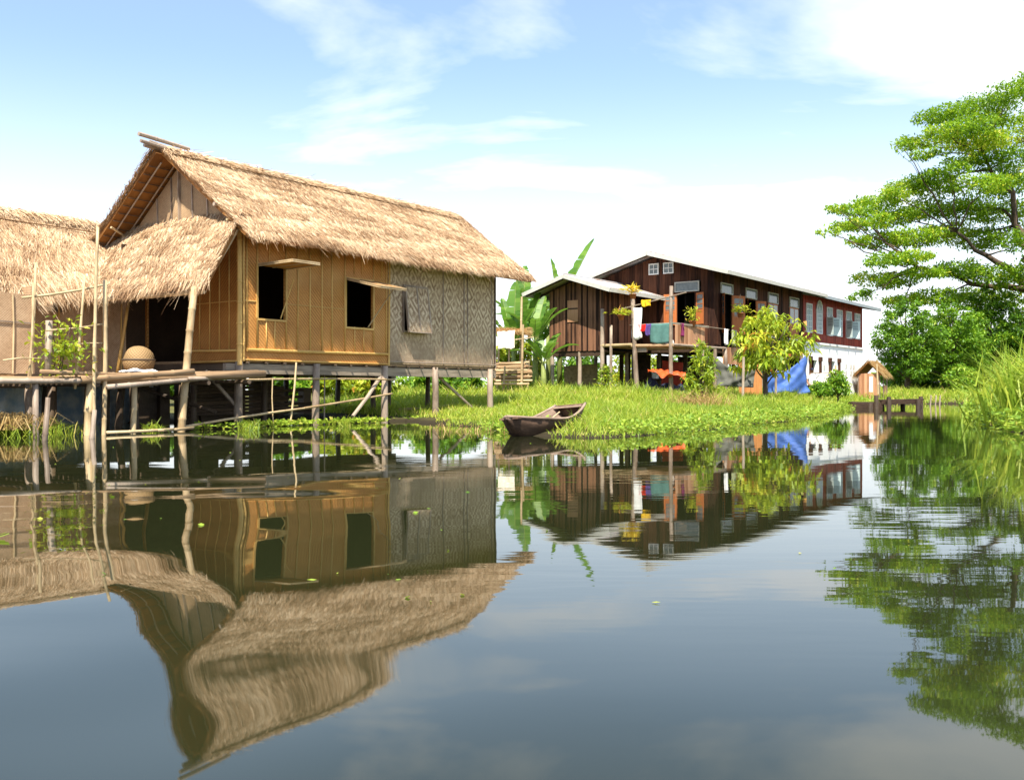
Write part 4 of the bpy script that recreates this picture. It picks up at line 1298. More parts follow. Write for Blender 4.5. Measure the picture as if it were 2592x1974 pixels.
# leafy plants crowding the water's edge
def edge_band(n, poly, lo, hi, ymin, ymax):
    poly = np.array(poly, float); seg = np.linalg.norm(np.diff(poly, axis=0), axis=1)
    mid = (poly[1:,1]+poly[:-1,1])/2
    w = seg * ((mid > ymin-6) & (mid < ymax+6))
    k = rng.choice(len(seg), n, p=w/w.sum()); t = rng.random(n)
    p = poly[k] + (poly[k+1]-poly[k])*t[:,None]
    dv = (poly[k+1]-poly[k])/seg[k][:,None]; nv = np.stack([-dv[:,1], dv[:,0]], 1)
    p = p + nv*rng.uniform(lo, hi, n)[:,None] + rng.normal(0,.12,(n,2))
    return p[(p[:,1] > ymin) & (p[:,1] < ymax) & (np.abs(p[:,0]) < p[:,1]*.57)]
def leafbed(name, C, Zb, lmin, lmax, label, mat_=LEAFW, stemh=.16, wr=.6, per=1, bright=.5):
    n = len(C)
    P = np.column_stack([C, Zb + rng.random(n)*stemh])
    D = unit(np.stack([rng.normal(0,1,n), rng.normal(0,1,n), rng.uniform(-.1,1.0,n)], 1))
    L = rng.uniform(lmin, lmax, n)
    V, F = leaves(P, D, L, L*wr, rng, .25, .6)
    o = bulk(name, V, F, mat_, rnd=np.repeat(np.clip(rng.normal(bright,.22,n),0,1), 4))
    return tag(o, label, 'plants', kind='stuff')
C = edge_band(20000, LEFT_BANK[8:22], -.35, .9, 17, 60)
q = seg_dist(C, LEFT_BANK)
C = C[np.hypot(C[:,0]-.5, C[:,1]-18.6) > 1.35]
leafbed('bank_plants', C, np.maximum(ground_z(C), 0), .05, .12, 'broad leaved water plants fringing the grassy bank', stemh=.20)
# floating strip in front of the stilts
u = np.concatenate([rng.uniform(-1.6, 10.5, 2600), rng.uniform(4.5, 10.5, 2400), rng.uniform(1, 3.2, 500)]); 
v = -.40 + .16*np.sin(u*1.3) + rng.normal(0, .13, len(u)) - .05*(u > 7)*(u-7)
v = np.where(u > 4.5, v + rng.uniform(-.1, 1.0, len(u)), v)
kk = (np.sin(u*2.1)+np.sin(u*.8+1) + rng.normal(0,.6,len(u)) > -.4)
u, v = u[kk], v[kk]
C = np.stack([HO.x + u*.586 - v*.81, HO.y + u*.81 + v*.586], 1)
leafbed('floating_plants', C, .01, .07, .15, 'floating strip of yellow green water plants along the house stilts', stemh=.10, bright=.62)
# right bank cover
C = edge_band(16000, RIGHT_BANK[2:10], -.25, 2.6, 15.5, 48)
leafbed('creeping_plants', C, np.maximum(ground_z(C), 0) + .0, .09, .20, 'low leafy creepers spilling into the water under the reeds', stemh=.42, bright=.38, mat_=LEAFW)
# stray floating leaves on open water
pads = [(-.62, 12.3), (-9.0, 17.0)]

def reed_clump(name, label, cx0, n, spread, h0, h1, mat_, lean=.25, rw=.02, group=None, seed=1, cat='reeds'):
    r = np.random.default_rng(seed)
    P2 = np.array(cx0[:2]) + r.normal(0, 1, (n, 2))*np.array(spread)
    Zb = np.maximum(ground_z(P2), -.1)
    D = unit(np.stack([r.normal(0,lean,n), r.normal(0,lean,n), np.ones(n)], 1))
    dr = np.stack([r.normal(0,.75,n), r.normal(0,.5,n), np.full(n,-.45)], 1)
    L = r.uniform(h0, h1, n)
    V, F = blades(np.column_stack([P2, Zb-.05]), D, L, rw*r.uniform(.7,1.3,n), unit(np.stack([r.normal(0,1,n), r.normal(0,.6,n), np.zeros(n)],1)), dr)
    o = bulk(name, V, F, mat_, rnd=np.repeat(np.clip(r.normal(.42,.17,n),0,1), 6))
    return tag(o, label, cat, group)
G = 'tall reeds on the near bank across the canal'
for i, (c, n_, sp, h0, h1, lab) in enumerate((
    ((12.2, 21.8), 520, (.45,.6), 1.5, 2.4, 'nearest tall reed clump arching at the picture edge'),
    ((13.1, 24.4), 480, (.5,.6), 1.4, 2.2, 'second tall reed clump, just behind the nearest one'),
    ((14.6, 27.4), 420, (.5,.7), 1.2, 2.0, 'third reed clump along the bank, thick and upright'),
    ((16.3, 30.5), 260, (.5,.7), .9, 1.6, 'farthest low reed clump leaning over the water'))):
    reed_clump('reed_clump', lab, c, n_, sp, h0, h1, GRASSM, .24, .045, G, 40+i)

# straw heap and grass clump at the left edge of the deck
lc = hw(-6.6, -1.9, 0)
rng = np.random.default_rng(77)
def clump_at(name, label, c, n_, sp, h0, h1, mat_, zb, seed, dd=.5, cat='grass clump'):
    r = np.random.default_rng(seed)
    P = np.array([c[0], c[1], zb]) + np.column_stack([r.normal(0,1,(n_,2))*np.array(sp), np.zeros(n_)])
    D = unit(np.stack([r.normal(0,.45,n_), r.normal(0,.45,n_), np.ones(n_)], 1))
    dr = np.stack([r.normal(0,.8,n_), r.normal(0,.8,n_), np.full(n_,-dd)], 1)
    V, F = blades(P, D, r.uniform(h0,h1,n_), .016*r.uniform(.7,1.4,n_), unit(np.stack([r.normal(0,1,n_), r.normal(0,.6,n_), np.zeros(n_)],1)), dr)
    return tag(bulk(name, V, F, mat_, rnd=np.repeat(np.clip(r.normal(.5,.2,n_),0,1), 6)), label, cat)
clump_at('grass_clump', 'green grass clump growing in the water below the deck corner', at(40, 930, 18.6), 1500, (.42,.4), .15, .45, GRASSM, 0, 1)
clump_at('straw_heap', 'drooping heap of dry brown straw under the deck at the picture edge', at(15, 900, 18.2), 700, (.28,.3), .35, .62, DRY, .15, 2, 1.4, 'straw')
clump_at('straw_tuft', 'small dry straw tuft hanging between the stakes below the deck', at(85, 905, 18.8), 260, (.08,.12), .35, .55, DRY, .1, 3, 1.6, 'straw')
clump_at('dry_weeds', 'broken orange dry stalks standing in shallow water near the boat', at(1010, 925, 20.5), 60, (.5,.2), .2, .5, DRY, -.05, 4, .9, 'weeds')
for j, (px, d) in enumerate(((535, 21.2), (740, 23.6), (325, 20.1))):
    c = at(px, 925, d)
    clump_at('water_weed', ['pointed light green weed in front of the corner stilt', 'tuft of weed beside the diagonal brace', 'spiky bright weed near the porch post foot'][j], c, 70, (.12,.1), .15, .35, GRASSM, 0, 60+j, .4, 'weed')

clump_at('dry_weeds', 'brown dry weeds in the grass below the upright shrub', at(1505, 880, 33), 500, (.55,.4), .4, 1.0, DRY, .2, 5, .4, 'weeds')
# ---------------------------------------------------------------- trees
def cloud_pts(r, c, rad, n_, shell=.55):
    d = unit(r.normal(size=(n_, 3)))
    q = r.random(n_)**(1/3)
    q = shell + (1-shell)*q
    q = np.where(r.random(n_) < .3, r.random(n_), q)
    return np.array(c) + d*np.array(rad)*q[:,None], d

def limb(mb, p, q, r0, r1, wig=.06, k=5, rr=RG, up=0.0):
    p = Vector(p); q = Vector(q); L_ = (q-p).length
    pts = []; rad = []
    for i in range(k+1):
        t = i/k
        c = p.lerp(q, t) + Vector((rr.uniform(-1,1), rr.uniform(-1,1), rr.uniform(-1,1)))*L_*wig*math.sin(math.pi*t) + Vector((0,0,up*L_*math.sin(math.pi*t)))
        pts.append(c); rad.append(r0+(r1-r0)*t)
    mb.tube(pts, rad, 6)
    return pts

def crown(name, parent, pads, n_tot, L, W, mat_, seed, droop=.35, shell=.5, mean=.45, upb=0.5):
    """leaves through the volumes of many pads (centre, radii)"""
    r = np.random.default_rng(seed)
    vol = np.array([rx*ry for _, (rx, ry, rz) in pads]); vol /= vol.sum()
    Ps = []; Ds = []; Cs = []
    for (c, rad), w in zip(pads, vol):
        n_ = max(20, int(n_tot*w))
        P, d = cloud_pts(r, c, rad, n_, shell)
        # sub-clumps so that gaps show
        k = max(4, n_//45)
        cen, _ = cloud_pts(r, c, rad, k, shell)
        pick = r.integers(0, k, n_)
        P = np.where((r.random(n_) < .8)[:,None], cen[pick] + r.normal(0, 1, (n_,3))*np.array(rad)*np.array([.17,.17,.16]), P)
        Ps.append(P); Ds.append(unit(d*.5 + r.normal(0,.7,(n_,3)) + np.array([0,0,-.15])))
        Cs.append(np.clip(r.normal(mean + r.normal(0,.12), .2, n_), 0, 1))
    P = np.concatenate(Ps); D = np.concatenate(Ds); c = np.concatenate(Cs); n_ = len(P)
    Lr = L*r.uniform(.65,1.35,n_)
    V, F = leaves(P, D, Lr, Lr*W, r, droop, upb)
    return bulk(name, V, F, mat_, parent, rnd=np.repeat(c, 4))

# the big rain tree, its trunk just past the picture edge
RB = Vector((44.5, 79.0, .4))
bt = thing('rain_tree', 'big spreading tree with flat layered bright green crown over the canal', 'tree', (0,0,0))
PD = [(2180,205,55,22),(2120,228,55,22),(2050,245,50,20),(2000,256,32,13),(2150,262,60,22),(2090,275,60,20),(2030,282,40,16),(1978,308,42,12),(1945,318,20,9),(2110,308,60,18),(2190,300,40,22),(2000,332,34,11),(2062,305,40,14),
 (2160,345,60,20),(2085,345,45,16),(2045,368,42,15),(2000,386,40,16),(1962,402,48,18),(1932,422,40,16),(2015,408,48,18),(2180,395,60,25),(2115,398,60,22),(1882,440,48,15),(1842,455,38,12),(1803,449,22,8),(1786,500,22,10),(1825,486,38,12),(1872,480,50,17),(1932,466,55,20),(2000,450,60,22),(2080,450,60,24),(2160,455,60,28),(1850,520,28,11),(1905,518,52,17),(1972,510,60,20),(2050,505,60,22),(2130,515,60,25),(2195,520,40,28),(1902,560,42,16),(1962,556,46,15),(1882,600,42,17),(1862,638,28,13),(1932,606,42,17),(1990,590,46,15),(2062,578,48,18),(2130,590,60,22),(2190,600,40,28),(1950,650,42,16),(2012,640,48,18),(2082,640,58,22),(2160,655,60,28),
 (2250,180,60,30),(2260,260,60,40),(2260,360,70,45),(2270,470,70,50),(2270,580,70,45),(2330,300,80,60),(2340,450,80,70)]
rr_ = random.Random(3)
pads_w = []
for (px, py, rx, ry) in PD:
    d = 76 + rr_.uniform(-4.5, 5.5)
    c = at(px, py, d); s_ = d/FPX
    pads_w.append((tuple(c), (rx*s_, rx*s_*1.25, ry*s_*.9)))
crown('crown', bt, pads_w, 88000, .27, .46, RAINL, 14, .3, .45, .55)
mb = MB()
fork = RB + Vector((-1.2, -.8, 7.0))
limb(mb, RB - Vector((0,0,.6)), fork, 1.0, .75, .03)
mains = []
for (px, py, d, r0) in ((2120, 330, 77, .42), (2230, 300, 78, .46), (2060, 500, 75, .38), (1975, 575, 75.5, .32), (2130, 600, 76, .32), (2160, 450, 79, .36)):
    mains += limb(mb, fork, at(px, py, d), r0, .09, .06, 9, rr_, .05)[2:]
for c, rad in pads_w:
    c = Vector(c)
    best = min(mains, key=lambda p: (p-c).length + (1.5 if p.z > c.z + 1 else 0))
    limb(mb, best, c + Vector((0,0,-rad[2]*.3)), .08, .022, .05, 5, rr_)
    for j in range(2):
        e = c + Vector((rr_.uniform(-.8,.8)*rad[0], rr_.uniform(-.8,.8)*rad[1], rr_.uniform(-.2,.5)*rad[2]))
        limb(mb, best.lerp(c, .6), e, .025, .010, .05, 4, rr_)
mb.build('trunk', BARK, bt, smooth=True)

def bush_tree(name, label, px, pytop, pybot, d, wpx, n_, L, W, mat_, seed, trunk=True, group=None, cat='tree', mean=.45, shape=1.0, base_frac=.0, droop=.35):
    """rounded tree or shrub standing d metres out"""
    r_ = random.Random(seed)
    s_ = d/FPX
    base = at(px, 841, d); base.z = float(ground_z(np.array([[base.x, base.y]]))[0])
    ztop = HC + (841-pytop)*s_; zbot = max(base.z + .05, HC + (841-pybot)*s_)
    t = thing(name, label, cat, base, 0, group)
    W2 = wpx*s_/2; H2 = (ztop-zbot)
    k = 34
    pads = []
    for i in range(k):
        f = (i+.5)/k
        zz_ = zbot + H2*(base_frac + (1-base_frac)*f)
        rad = W2*(math.sin(math.pi*min(.97, .22+.72*f))**.8)*shape
        a = i*2.399 + r_.uniform(-.4,.4)
        rr2 = rad*r_.uniform(.30,.85)
        c = (rr2*math.cos(a), rr2*math.sin(a), zz_ - base.z)
        q = max(.14, rad*.33)
        pads.append((c, (q*r_.uniform(.8,1.2), q*r_.uniform(.8,1.2), min(H2*.2, q*.55))))
    crown('crown', t, pads, n_, L, W, mat_, seed, droop, .5, mean)
    if trunk:
        mb = MB()
        top = Vector((0,0,(zbot-base.z)+H2*.6))
        limb(mb, (0,0,-.3), top, max(.035, W2*.075), .03, .03, 6, r_)
        for c, rad in pads[::2]:
            limb(mb, (0, 0, max(.1, (c[2])*.55)), c, max(.02, W2*.025), .012, .05, 4, r_)
        mb.build('trunk', BARK, t, smooth=True)
    return t
GT = 'trees behind the boathouse at the canal bend'
bush_tree('bush_tree', 'rounded dark tree overhanging the thatched hut at the canal bend', 1955, 640, 815, 72, 165, 16000, .22, .5, DARKL, 101, group=GT)
bush_tree('bush_tree', 'wide leafy tree with low bright boughs in the middle of the bend', 2050, 650, 815, 74, 200, 18000, .23, .5, DARKL, 102, group=GT, mean=.55)
bush_tree('bush_tree', 'tall dense tree under the rain tree boughs', 2135, 620, 830, 77, 190, 18000, .24, .5, DARKL, 103, group=GT)
bush_tree('bush_tree', 'dark tree at the picture edge behind the reeds', 2215, 640, 830, 74, 170, 14000, .23, .5, DARKL, 104, group=GT)
bush_tree('bush_tree', 'shadowy low thicket filling the gap under the tall trees', 2090, 760, 845, 81, 250, 9000, .3, .5, DARKL, 105, group=GT, mean=.25)  # leaf tone lowered to paint the shade under the tall trees
bush_tree('bush_tree', 'pale round bush at the foot of the trees on the bend', 2070, 785, 845, 70, 80, 2500, .25, .5, DARKL, 106, group=GT, mean=.7)
bush_tree('bush_tree', 'dark low thicket behind the thatched hut', 1960, 770, 845, 80, 130, 7000, .28, .5, DARKL, 107, group=GT, mean=.25)  # leaf tone lowered, part of the painted shade row behind
bush_tree('bush_tree', 'backmost dark tree wall past the bend', 2160, 690, 845, 93, 330, 9000, .5, .5, DARKL, 108, group=GT, mean=.25)  # leaf tone lowered so gaps between nearer trees look shaded

bush_tree('mango_tree', 'young mango tree with yellow green and reddish leaves before the blue tarpaulin', 1650, 668, 805, 38.5, 185, 1350, .42, .27, MANGOL, 120, mean=.5, droop=1.0, base_frac=.05)
bush_tree('shrub', 'upright light green shrub beside the terrace post', 1512, 738, 868, 34.5, 85, 1100, .24, .24, MANGOL, 121, cat='shrub', mean=.28, droop=.5)
bush_tree('shrub', 'dark small shrub near the jetty with pale flowers', 1805, 800, 850, 47, 62, 1500, .17, .45, DARKL, 122, cat='shrub', mean=.6)
bush_tree('shrub', 'low dark bush against the foot of the white wall', 1765, 825, 850, 46, 70, 1200, .16, .45, DARKL, 123, cat='shrub', mean=.55)
bush_tree('shrub', 'thin weedy bush growing at the wooden house corner post', 1305, 790, 848, 41, 40, 500, .16, .35, MANGOL, 124, cat='shrub', mean=.2)
GB = 'bushes seen between the stilts'
labs = ['bush seen under the bamboo house between the brace and the last stilts', 'bush behind the grey wall end of the bamboo house', 'thicket behind the firewood rack',
        'bush behind the annex stilts', 'dim bush under the middle of the wooden house', 'bush behind the terrace posts', 'bush seen past the far stilts of the wooden house', 'bush behind the porch netting', 'overgrown bush behind the wing at the picture edge', 'green bush framed by the first house stilts']
for i, (px, pt_, d, w_) in enumerate(((760, 795, 38, 190), (960, 790, 42, 180), (1110, 725, 46, 120), (1245, 745, 60, 150), (1370, 745, 64, 170), (1480, 745, 64, 170), (1600, 740, 66, 190), (420, 800, 36, 160), (60, 790, 34, 220), (610, 800, 37, 150))):
    bush_tree('bush', labs[i], px, pt_, 848, d, w_, 4200, .26, .45, DARKL if i % 2 else MANGOL, 140+i, trunk=False, group=GB, cat='bush', mean=.45)
bush_tree('palm_top', 'tree top just showing over the wing ridge at the picture edge', -30, 430, 600, 44, 90, 1500, .35, .3, DARKL, 160, cat='tree')
tl = thing('tree_belt', 'distant belt of trees along the horizon', 'trees')
C_ = []
rr_ = random.Random(9)
for i in range(90):
    a = math.radians(-75 + 150*i/89 + rr_.uniform(-1,1)); R_ = rr_.uniform(280, 380)
    C_.append(((R_*math.sin(a), R_*math.cos(a), rr_.uniform(1.0,3.0)), (rr_.uniform(9,16), 8, rr_.uniform(2.5,5.5))))
o = crown('crown', tl, C_, 16000, 1.7, .6, DARKL, 200); bpy.data.objects.remove(tl); o.name = 'tree_belt'
tag(o, 'distant belt of trees along the horizon', 'trees', kind='stuff')

# ---------------------------------------------------------------- banana plants
def banana(label, px, d, stemh, lv, seed, lean=0.0):
    r_ = random.Random(seed)
    base = at(px, 841, d); base.z = float(ground_z(np.array([[base.x, base.y]]))[0])
    t = thing('banana_plant', label, 'banana plant', base, 0, 'banana plants between the houses')
    MB().tube([(0,0,-.1),(.03,0,stemh*.5),(lean,0,stemh)], [.16,.13,.08], 9).build('stem', STEM, t, smooth=True)
    for k, (az, el, L_, bend) in enumerate(lv):
        az = math.radians(az); el = math.radians(el)
        p = Vector((lean, 0, stemh*.97)); dvec = Vector((math.cos(az)*math.cos(el), math.sin(az)*math.cos(el), math.sin(el)))
        n_ = 16; mb = MB(); rib = []
        W_ = L_*.145
        left = []; right = []
        for i in range(n_+1):
            f = i/n_
            rib.append(p.copy())
            sd = dvec.cross(Vector((0,0,1))); sd = sd.normalized() if sd.length > .05 else Vector((1,0,0))
            upv = sd.cross(dvec).normalized()
            w = W_*min(1, max(0, (f-.12)*6))*math.sqrt(max(.0, 1-((f-.45)/.56)**2)) if f > .12 else 0.012
            jl = r_.uniform(.72,1.05); jr = r_.uniform(.72,1.05)
            left.append(p + (sd*.93 + upv*.30)*w*jl); right.append(p + (-sd*.93 + upv*.30)*w*jr)
            p = p + dvec*(L_/n_)
            dvec = (dvec + Vector((0,0,-bend*.105*(f+.3)))).normalized()
        lf = MB()
        for i in range(n_):
            for sidep in (left, right):
                g_ = .006 if r_.random() < .3 else 0
                lf.cur = min(1, max(0, r_.gauss(.5,.2)))
                a, b, c, dd = rib[i], rib[i+1], sidep[i+1], sidep[i]
                if g_: c = c.lerp(dd, .18)
                lf.add([a, b, c, dd], [(0,1,2,3)])
        o = lf.build('leaf', BANL, t)
        MB().tube(rib[::3], [.03,.025,.02,.016,.012,.008][:len(rib[::3])], 5).build('midrib', STEM, o)
banana('tall banana plant with a leaf standing above the annex roof', 1205, 50, 4.6, [(25,62,4.2,.12),(150,80,2.6,.25),(-60,60,2.3,.8),(200,45,2.2,1.0),(90,40,2.2,1.2),(-20,40,2.0,1.2),(-110,50,2.0,1.0)], 1)
banana('broad banana plant beside the straw eave tip', 1125, 46, 2.9, [(75,80,3.4,.06),(100,78,2.9,.1),(180,60,2.4,.7),(-30,66,2.6,.4),(-90,72,2.3,.35),(220,50,2.0,1.0),(10,45,2.2,1.1)], 2)
banana('banana plant at the firewood rack with drooping leaves', 1152, 43.5, 2.4, [(0,60,2.2,.8),(60,70,2.4,.4),(130,55,2.2,.8),(200,60,2.0,.9),(270,50,2.1,1.0),(320,62,2.0,.7)], 3)
banana('small banana plant at the annex corner with spread leaves', 1170, 43, 1.4, [(0,50,1.9,1.0),(50,60,2.0,.7),(110,65,2.0,.6),(170,45,1.8,1.1),(230,55,1.8,.9),(290,50,1.9,1.0)], 4)
banana('banana sucker with low wide leaves behind the rack', 1092, 47, 2.2, [(10,60,2.0,.9),(80,65,2.1,.6),(150,55,2.0,.9),(215,60,1.9,.8),(285,50,1.9,1.0)], 5)

banana('banana plant with crowded dark leaves between hut and straw eave', 1140, 48, 2.9, [(0,62,2.4,.7),(55,72,2.8,.3),(120,66,2.5,.5),(180,58,2.3,.8),(240,62,2.2,.8),(300,55,2.3,.9)], 6)
banana('leaning banana plant tucked against the annex wall', 1162, 47, 2.4, [(20,58,2.3,.8),(85,72,2.6,.3),(150,60,2.3,.7),(215,55,2.0,.9),(275,60,2.2,.8),(330,50,2.0,1.0)], 7)
banana('banana plant with one broad upright leaf beside the grey wall', 1106, 44.5, 2.2, [(70,84,3.1,.05),(0,58,2.3,.8),(120,70,2.6,.4),(190,60,2.3,.8),(260,55,2.2,.9),(310,62,2.3,.7)], 8)
banana('banana plant half hidden behind the annex corner', 1180, 49.5, 3.2, [(60,78,2.8,.2),(140,70,2.6,.4),(190,55,2.4,.9),(240,60,2.3,.8),(100,50,2.4,1.0)], 9)
# specks and torn leaves drifting on the water
r = np.random.default_rng(300); n_ = 70
P = np.column_stack([r.uniform(-1,1,n_), r.uniform(0,1,n_), np.zeros(n_)]); yy_ = 4 + 16*P[:,1]**1.5
P = np.column_stack([P[:,0]*.5*yy_, yy_, .004 + wake(P[:,0]*.5*yy_, yy_)])
P[0] = (-3.05, 5.85, .02); P[1] = (-3.0, 5.7, .02)
D = unit(np.column_stack([r.normal(size=(n_,2)), np.full(n_,.05)])); Ls = r.uniform(.012,.05,n_); Ls[:2] = .12
V, F = leaves(P, D, Ls, Ls*.6, r, .0, .95)
tag(bulk('drifting_leaves', V, F, LEAFW, rnd=np.repeat(r.random(n_),4)), 'scattered specks and torn leaves drifting on the water', 'debris', kind='stuff')
# ------------------------------------------------------------------ boat
bo = thing('canoe', 'weathered wooden dugout canoe drawn up at the grassy bank', 'boat', (.62, 19.6, 0), math.atan2(3.5, 1.58))
bo.scale = (.82, 1.2, 1.0); bo.rotation_euler = (math.radians(-5), 0, bo.rotation_euler.z)
BOATW = wood('canoe_wood', (.07,.042,.028), (.27,.165,.11), 'x', grain=14)
BOATIN = wood('canoe_inside', (.16,.11,.08), (.44,.32,.24), 'x', grain=14)
def sheer_at(f): return .26 + .12*max(0, 1-2*f)**2 + .30*max(0, 2*f-1)**1.6
def hull(off, mat_, name, parent, zoff=0):
    ns, nk = 22, 9
    vs = []; fs = []
    for i in range(ns+1):
        f = i/ns; x = -2.05 + 4.1*f
        if f < .5: w = .44*math.sin(min(1, f/.42)*math.pi/2)**.8
        else: w = .44 - .14*((f-.5)/.5)**2
        w = max(.015, w - off)
        sheer = sheer_at(f)
        keel = -.10 + .42*max(0, (.22-f)/.22)**1.6 + .32*max(0, (f-.8)/.2)**1.7 + off
        for k in range(nk+1):
            t = -1 + 2*k/nk
            y = w*math.copysign(abs(t)**.8, t) if t else 0
            z = keel + (sheer-keel)*(abs(t)**2.2) + zoff
            vs.append((x, y, z))
    for i in range(ns):
        for k in range(nk):
            a = i*(nk+1)+k
            q = (a, a+nk+1, a+nk+2, a+1)
            fs.append(q)
    e = ns*(nk+1)
    if off == 0: fs.append(tuple(e+k for k in range(nk+1)))
    me = bpy.data.meshes.new(name); me.from_pydata(vs, [], fs)
    me.polygons.foreach_set('use_smooth', np.full(len(fs), True)); me.update()
    o = link(name, me, mat_, parent)
    s_ = o.modifiers.new('thick', 'SOLIDIFY'); s_.thickness = .03; s_.offset = 1 if off == 0 else 0
    return o
hl = hull(0, BOATW, 'hull', bo)
hull(.035, BOATIN, 'inner_hull', bo, .0)
for sgn in (-1, 1):
    pts = []
    for i in range(23):
        f = i/22; x = -2.05+4.1*f
        w = .44*math.sin(min(1, f/.42)*math.pi/2)**.8 if f < .5 else .44-.14*((f-.5)/.5)**2
        pts.append((x, sgn*max(.01, w-.01), sheer_at(f)+.01))
    MB().tube(pts, .026, 6).build('gunwale', BOATIN, bo, smooth=True)
MB().box(1.80, 2.06, -.27, .27, .50, .54).build('stern_seat', BOATIN, bo)
MB().box(-1.95, -1.45, -.16, .16, .33, .36).build('bow_deck', BOATW, bo)
for x in (-.5, .7):
    MB().box(x-.07, x+.07, -.40, .40, .20, .225).build('thwart', BOATIN, bo)
pd = MB().pole((-.2, -.15, .22), (1.6, .1, .42), .016, nodes=False)
o = pd.build('paddle_pole', BAMBOO); o.location = bo.location; o.scale = bo.scale; o.rotation_euler = bo.rotation_euler
tag(o, 'thin bamboo pole lying inside the canoe', 'pole')

# ------------------------------------------------------------------ laundry and things on the terrace
CL = lambda n_, c: plain(n_, c, .85, .15, .18)
def hang(name, local, w, h, mat_, label, rz=WRZ, folds=2.5, amp=.05, seed=0, cat='cloth', rag=.03, group=None):
    o = drape(name, w, h, mat_, folds, amp, seed, rag, 14, 10)
    o.location = ww_(*local); o.rotation_euler = (0, 0, rz)
    return tag(o, label, cat, group)
GL = 'laundry on the terrace rails'
RY = WRZ - math.pi/2
hang('towel', (-4.47, 1.62, 4.46), .50, 1.35, WHITE_CLOTH, 'long white towel hung from the terrace rail', RY, 1.5, .03, 1, 'towel', group=GL)
hang('cloth', (-4.46, 1.36, 3.73), .34, .30, CL('red_cloth', (.62,.02,.015)), 'small red cloth on the terrace rail', RY, 2, .04, 2, group=GL)
hang('cloth', (-4.46, 1.06, 3.74), .30, .50, CL('purple_cloth', (.10,.06,.22)), 'purple patterned cloth between red cloth and teal sheet', RY, 2, .05, 3, group=GL)
hang('sheet', (-4.47, .46, 3.74), 1.05, .85, CL('teal_cloth', (.09,.19,.17)), 'large dark teal sheet on the terrace rail', RY, 2, .03, 4, 'sheet', group=GL)
hang('cloth', (-4.46, 1.42, 3.50), .10, .35, CL('cream_cloth', (.72,.66,.55)), 'tiny cream rag under the red cloth', RY, 1, .02, 5, group=GL)
hang('cloth', (-3.7, -.18, 3.76), .25, .55, CL('plum_cloth', (.20,.03,.10)), 'plum cloth over the plank parapet', WRZ, 2, .04, 6, group=GL)
hang('shirt', (.55, -.34, 3.72), .42, .72, WHITE_CLOTH, 'white shirt drying by the first side window', WRZ, 2, .06, 7, 'shirt', group=GL)
hang('shirt', (1.45, -.36, 3.72), .50, .75, CL('khaki_cloth', (.34,.36,.20)), 'khaki garment beside the white shirt', WRZ, 2, .06, 8, 'shirt', group=GL)
o = crumple('white_sack', .5, .3, .25, WHITE_CLOTH, 8); o.location = ww_(-4.1, .25, TZ+.01); o.rotation_euler = (0,0,WRZ)
tag(o, 'small white bag on the terrace floor under the teal sheet', 'bag')

POT = plain('terracotta', (.40,.14,.06), .8, .2, .25)
def potted(name, label, loc, h, spread, n_, mat_, seed, hangw=False, pot_=POT, L=.28, W_=.25):
    t = thing(name, label, 'potted plant', loc, 0, 'potted plants on the terrace')
    mb = MB(); N_ = 12
    prof = [(.0,0),(.10,0),(.15,.18),(.165,.18),(.165,.22),(.13,.22),(.0,.19)]
    for r_, z_ in prof:
        for k in range(N_):
            a = 2*math.pi*k/N_; mb.v.append((r_*math.cos(a), r_*math.sin(a), z_)); mb.r.append(.5)
    for i in range(len(prof)-1):
        for k in range(N_): mb.f.append((i*N_+k, i*N_+(k+1)%N_, (i+1)*N_+(k+1)%N_, (i+1)*N_+k))
    mb.build('pot', pot_, t, smooth=True)
    r = np.random.default_rng(seed)
    P = np.column_stack([r.normal(0,.05,(n_,2)), np.full(n_,.2)]) + np.column_stack([r.normal(0,spread*.4,(n_,2)), r.random(n_)*h])*np.array([1,1,1])
    D = unit(np.column_stack([r.normal(0,.8,(n_,2)), r.uniform(.1,1,n_)]))
    V, F = leaves(P, D, L*r.uniform(.6,1.2,n_), L*W_, r, .5, .5)
    bulk('leaves', V, F, mat_, t, rnd=np.repeat(np.clip(r.normal(.6,.2,n_),0,1), 4))
    if hangw:
        for a in (0, 2.1, 4.2):
            MB().tube([(.16*math.cos(a), .16*math.sin(a), .2), (0,0,1.1)], .008, 4).build('wire', DARKPOLE, t)
    return t
YEL = leaf_mat('yellow_leaf', [(0,(.35,.36,.02)),(.5,(.62,.50,.03)),(1,(.75,.45,.03))], (.8,.6,.05), .3)
potted('potted_plant', 'yellow spiky potted plant on top of the leaning terrace post', tuple(ww_(-4.4, 1.85, 4.85)), .3, .3, 90, YEL, 1, L=.42, W_=.16)
potted('potted_plant', 'leafy potted plant hanging before the first side window', tuple(ww_(1.0, -.85, 4.25)), .35, .42, 160, MANGOL, 2, True, L=.26)
potted('potted_plant', 'bare twiggy potted plant hanging before the second side window', tuple(ww_(3.9, -.7, 4.05)), .3, .3, 30, MANGOL, 3, True, L=.3, W_=.1)
potted('potted_plant', 'small potted shrub standing on the terrace parapet', tuple(ww_(-2.6, -.14, 3.69)), .6, .3, 110, MANGOL, 4, L=.2)
potted('potted_plant', 'clay pot with arching fern fronds tied to the annex side', tuple(ww_(-4.55, 2.35, 3.95)), .15, .7, 60, MANGOL, 5, L=.45, W_=.2)
YC = CL('yellow_cloth', (.75,.45,.02))
hang('cloth', (-4.5, 1.15, 4.78), .45, .28, YC, 'yellow cloth tied on the upper terrace rail', RY, 2, .05, 11, group=GL)

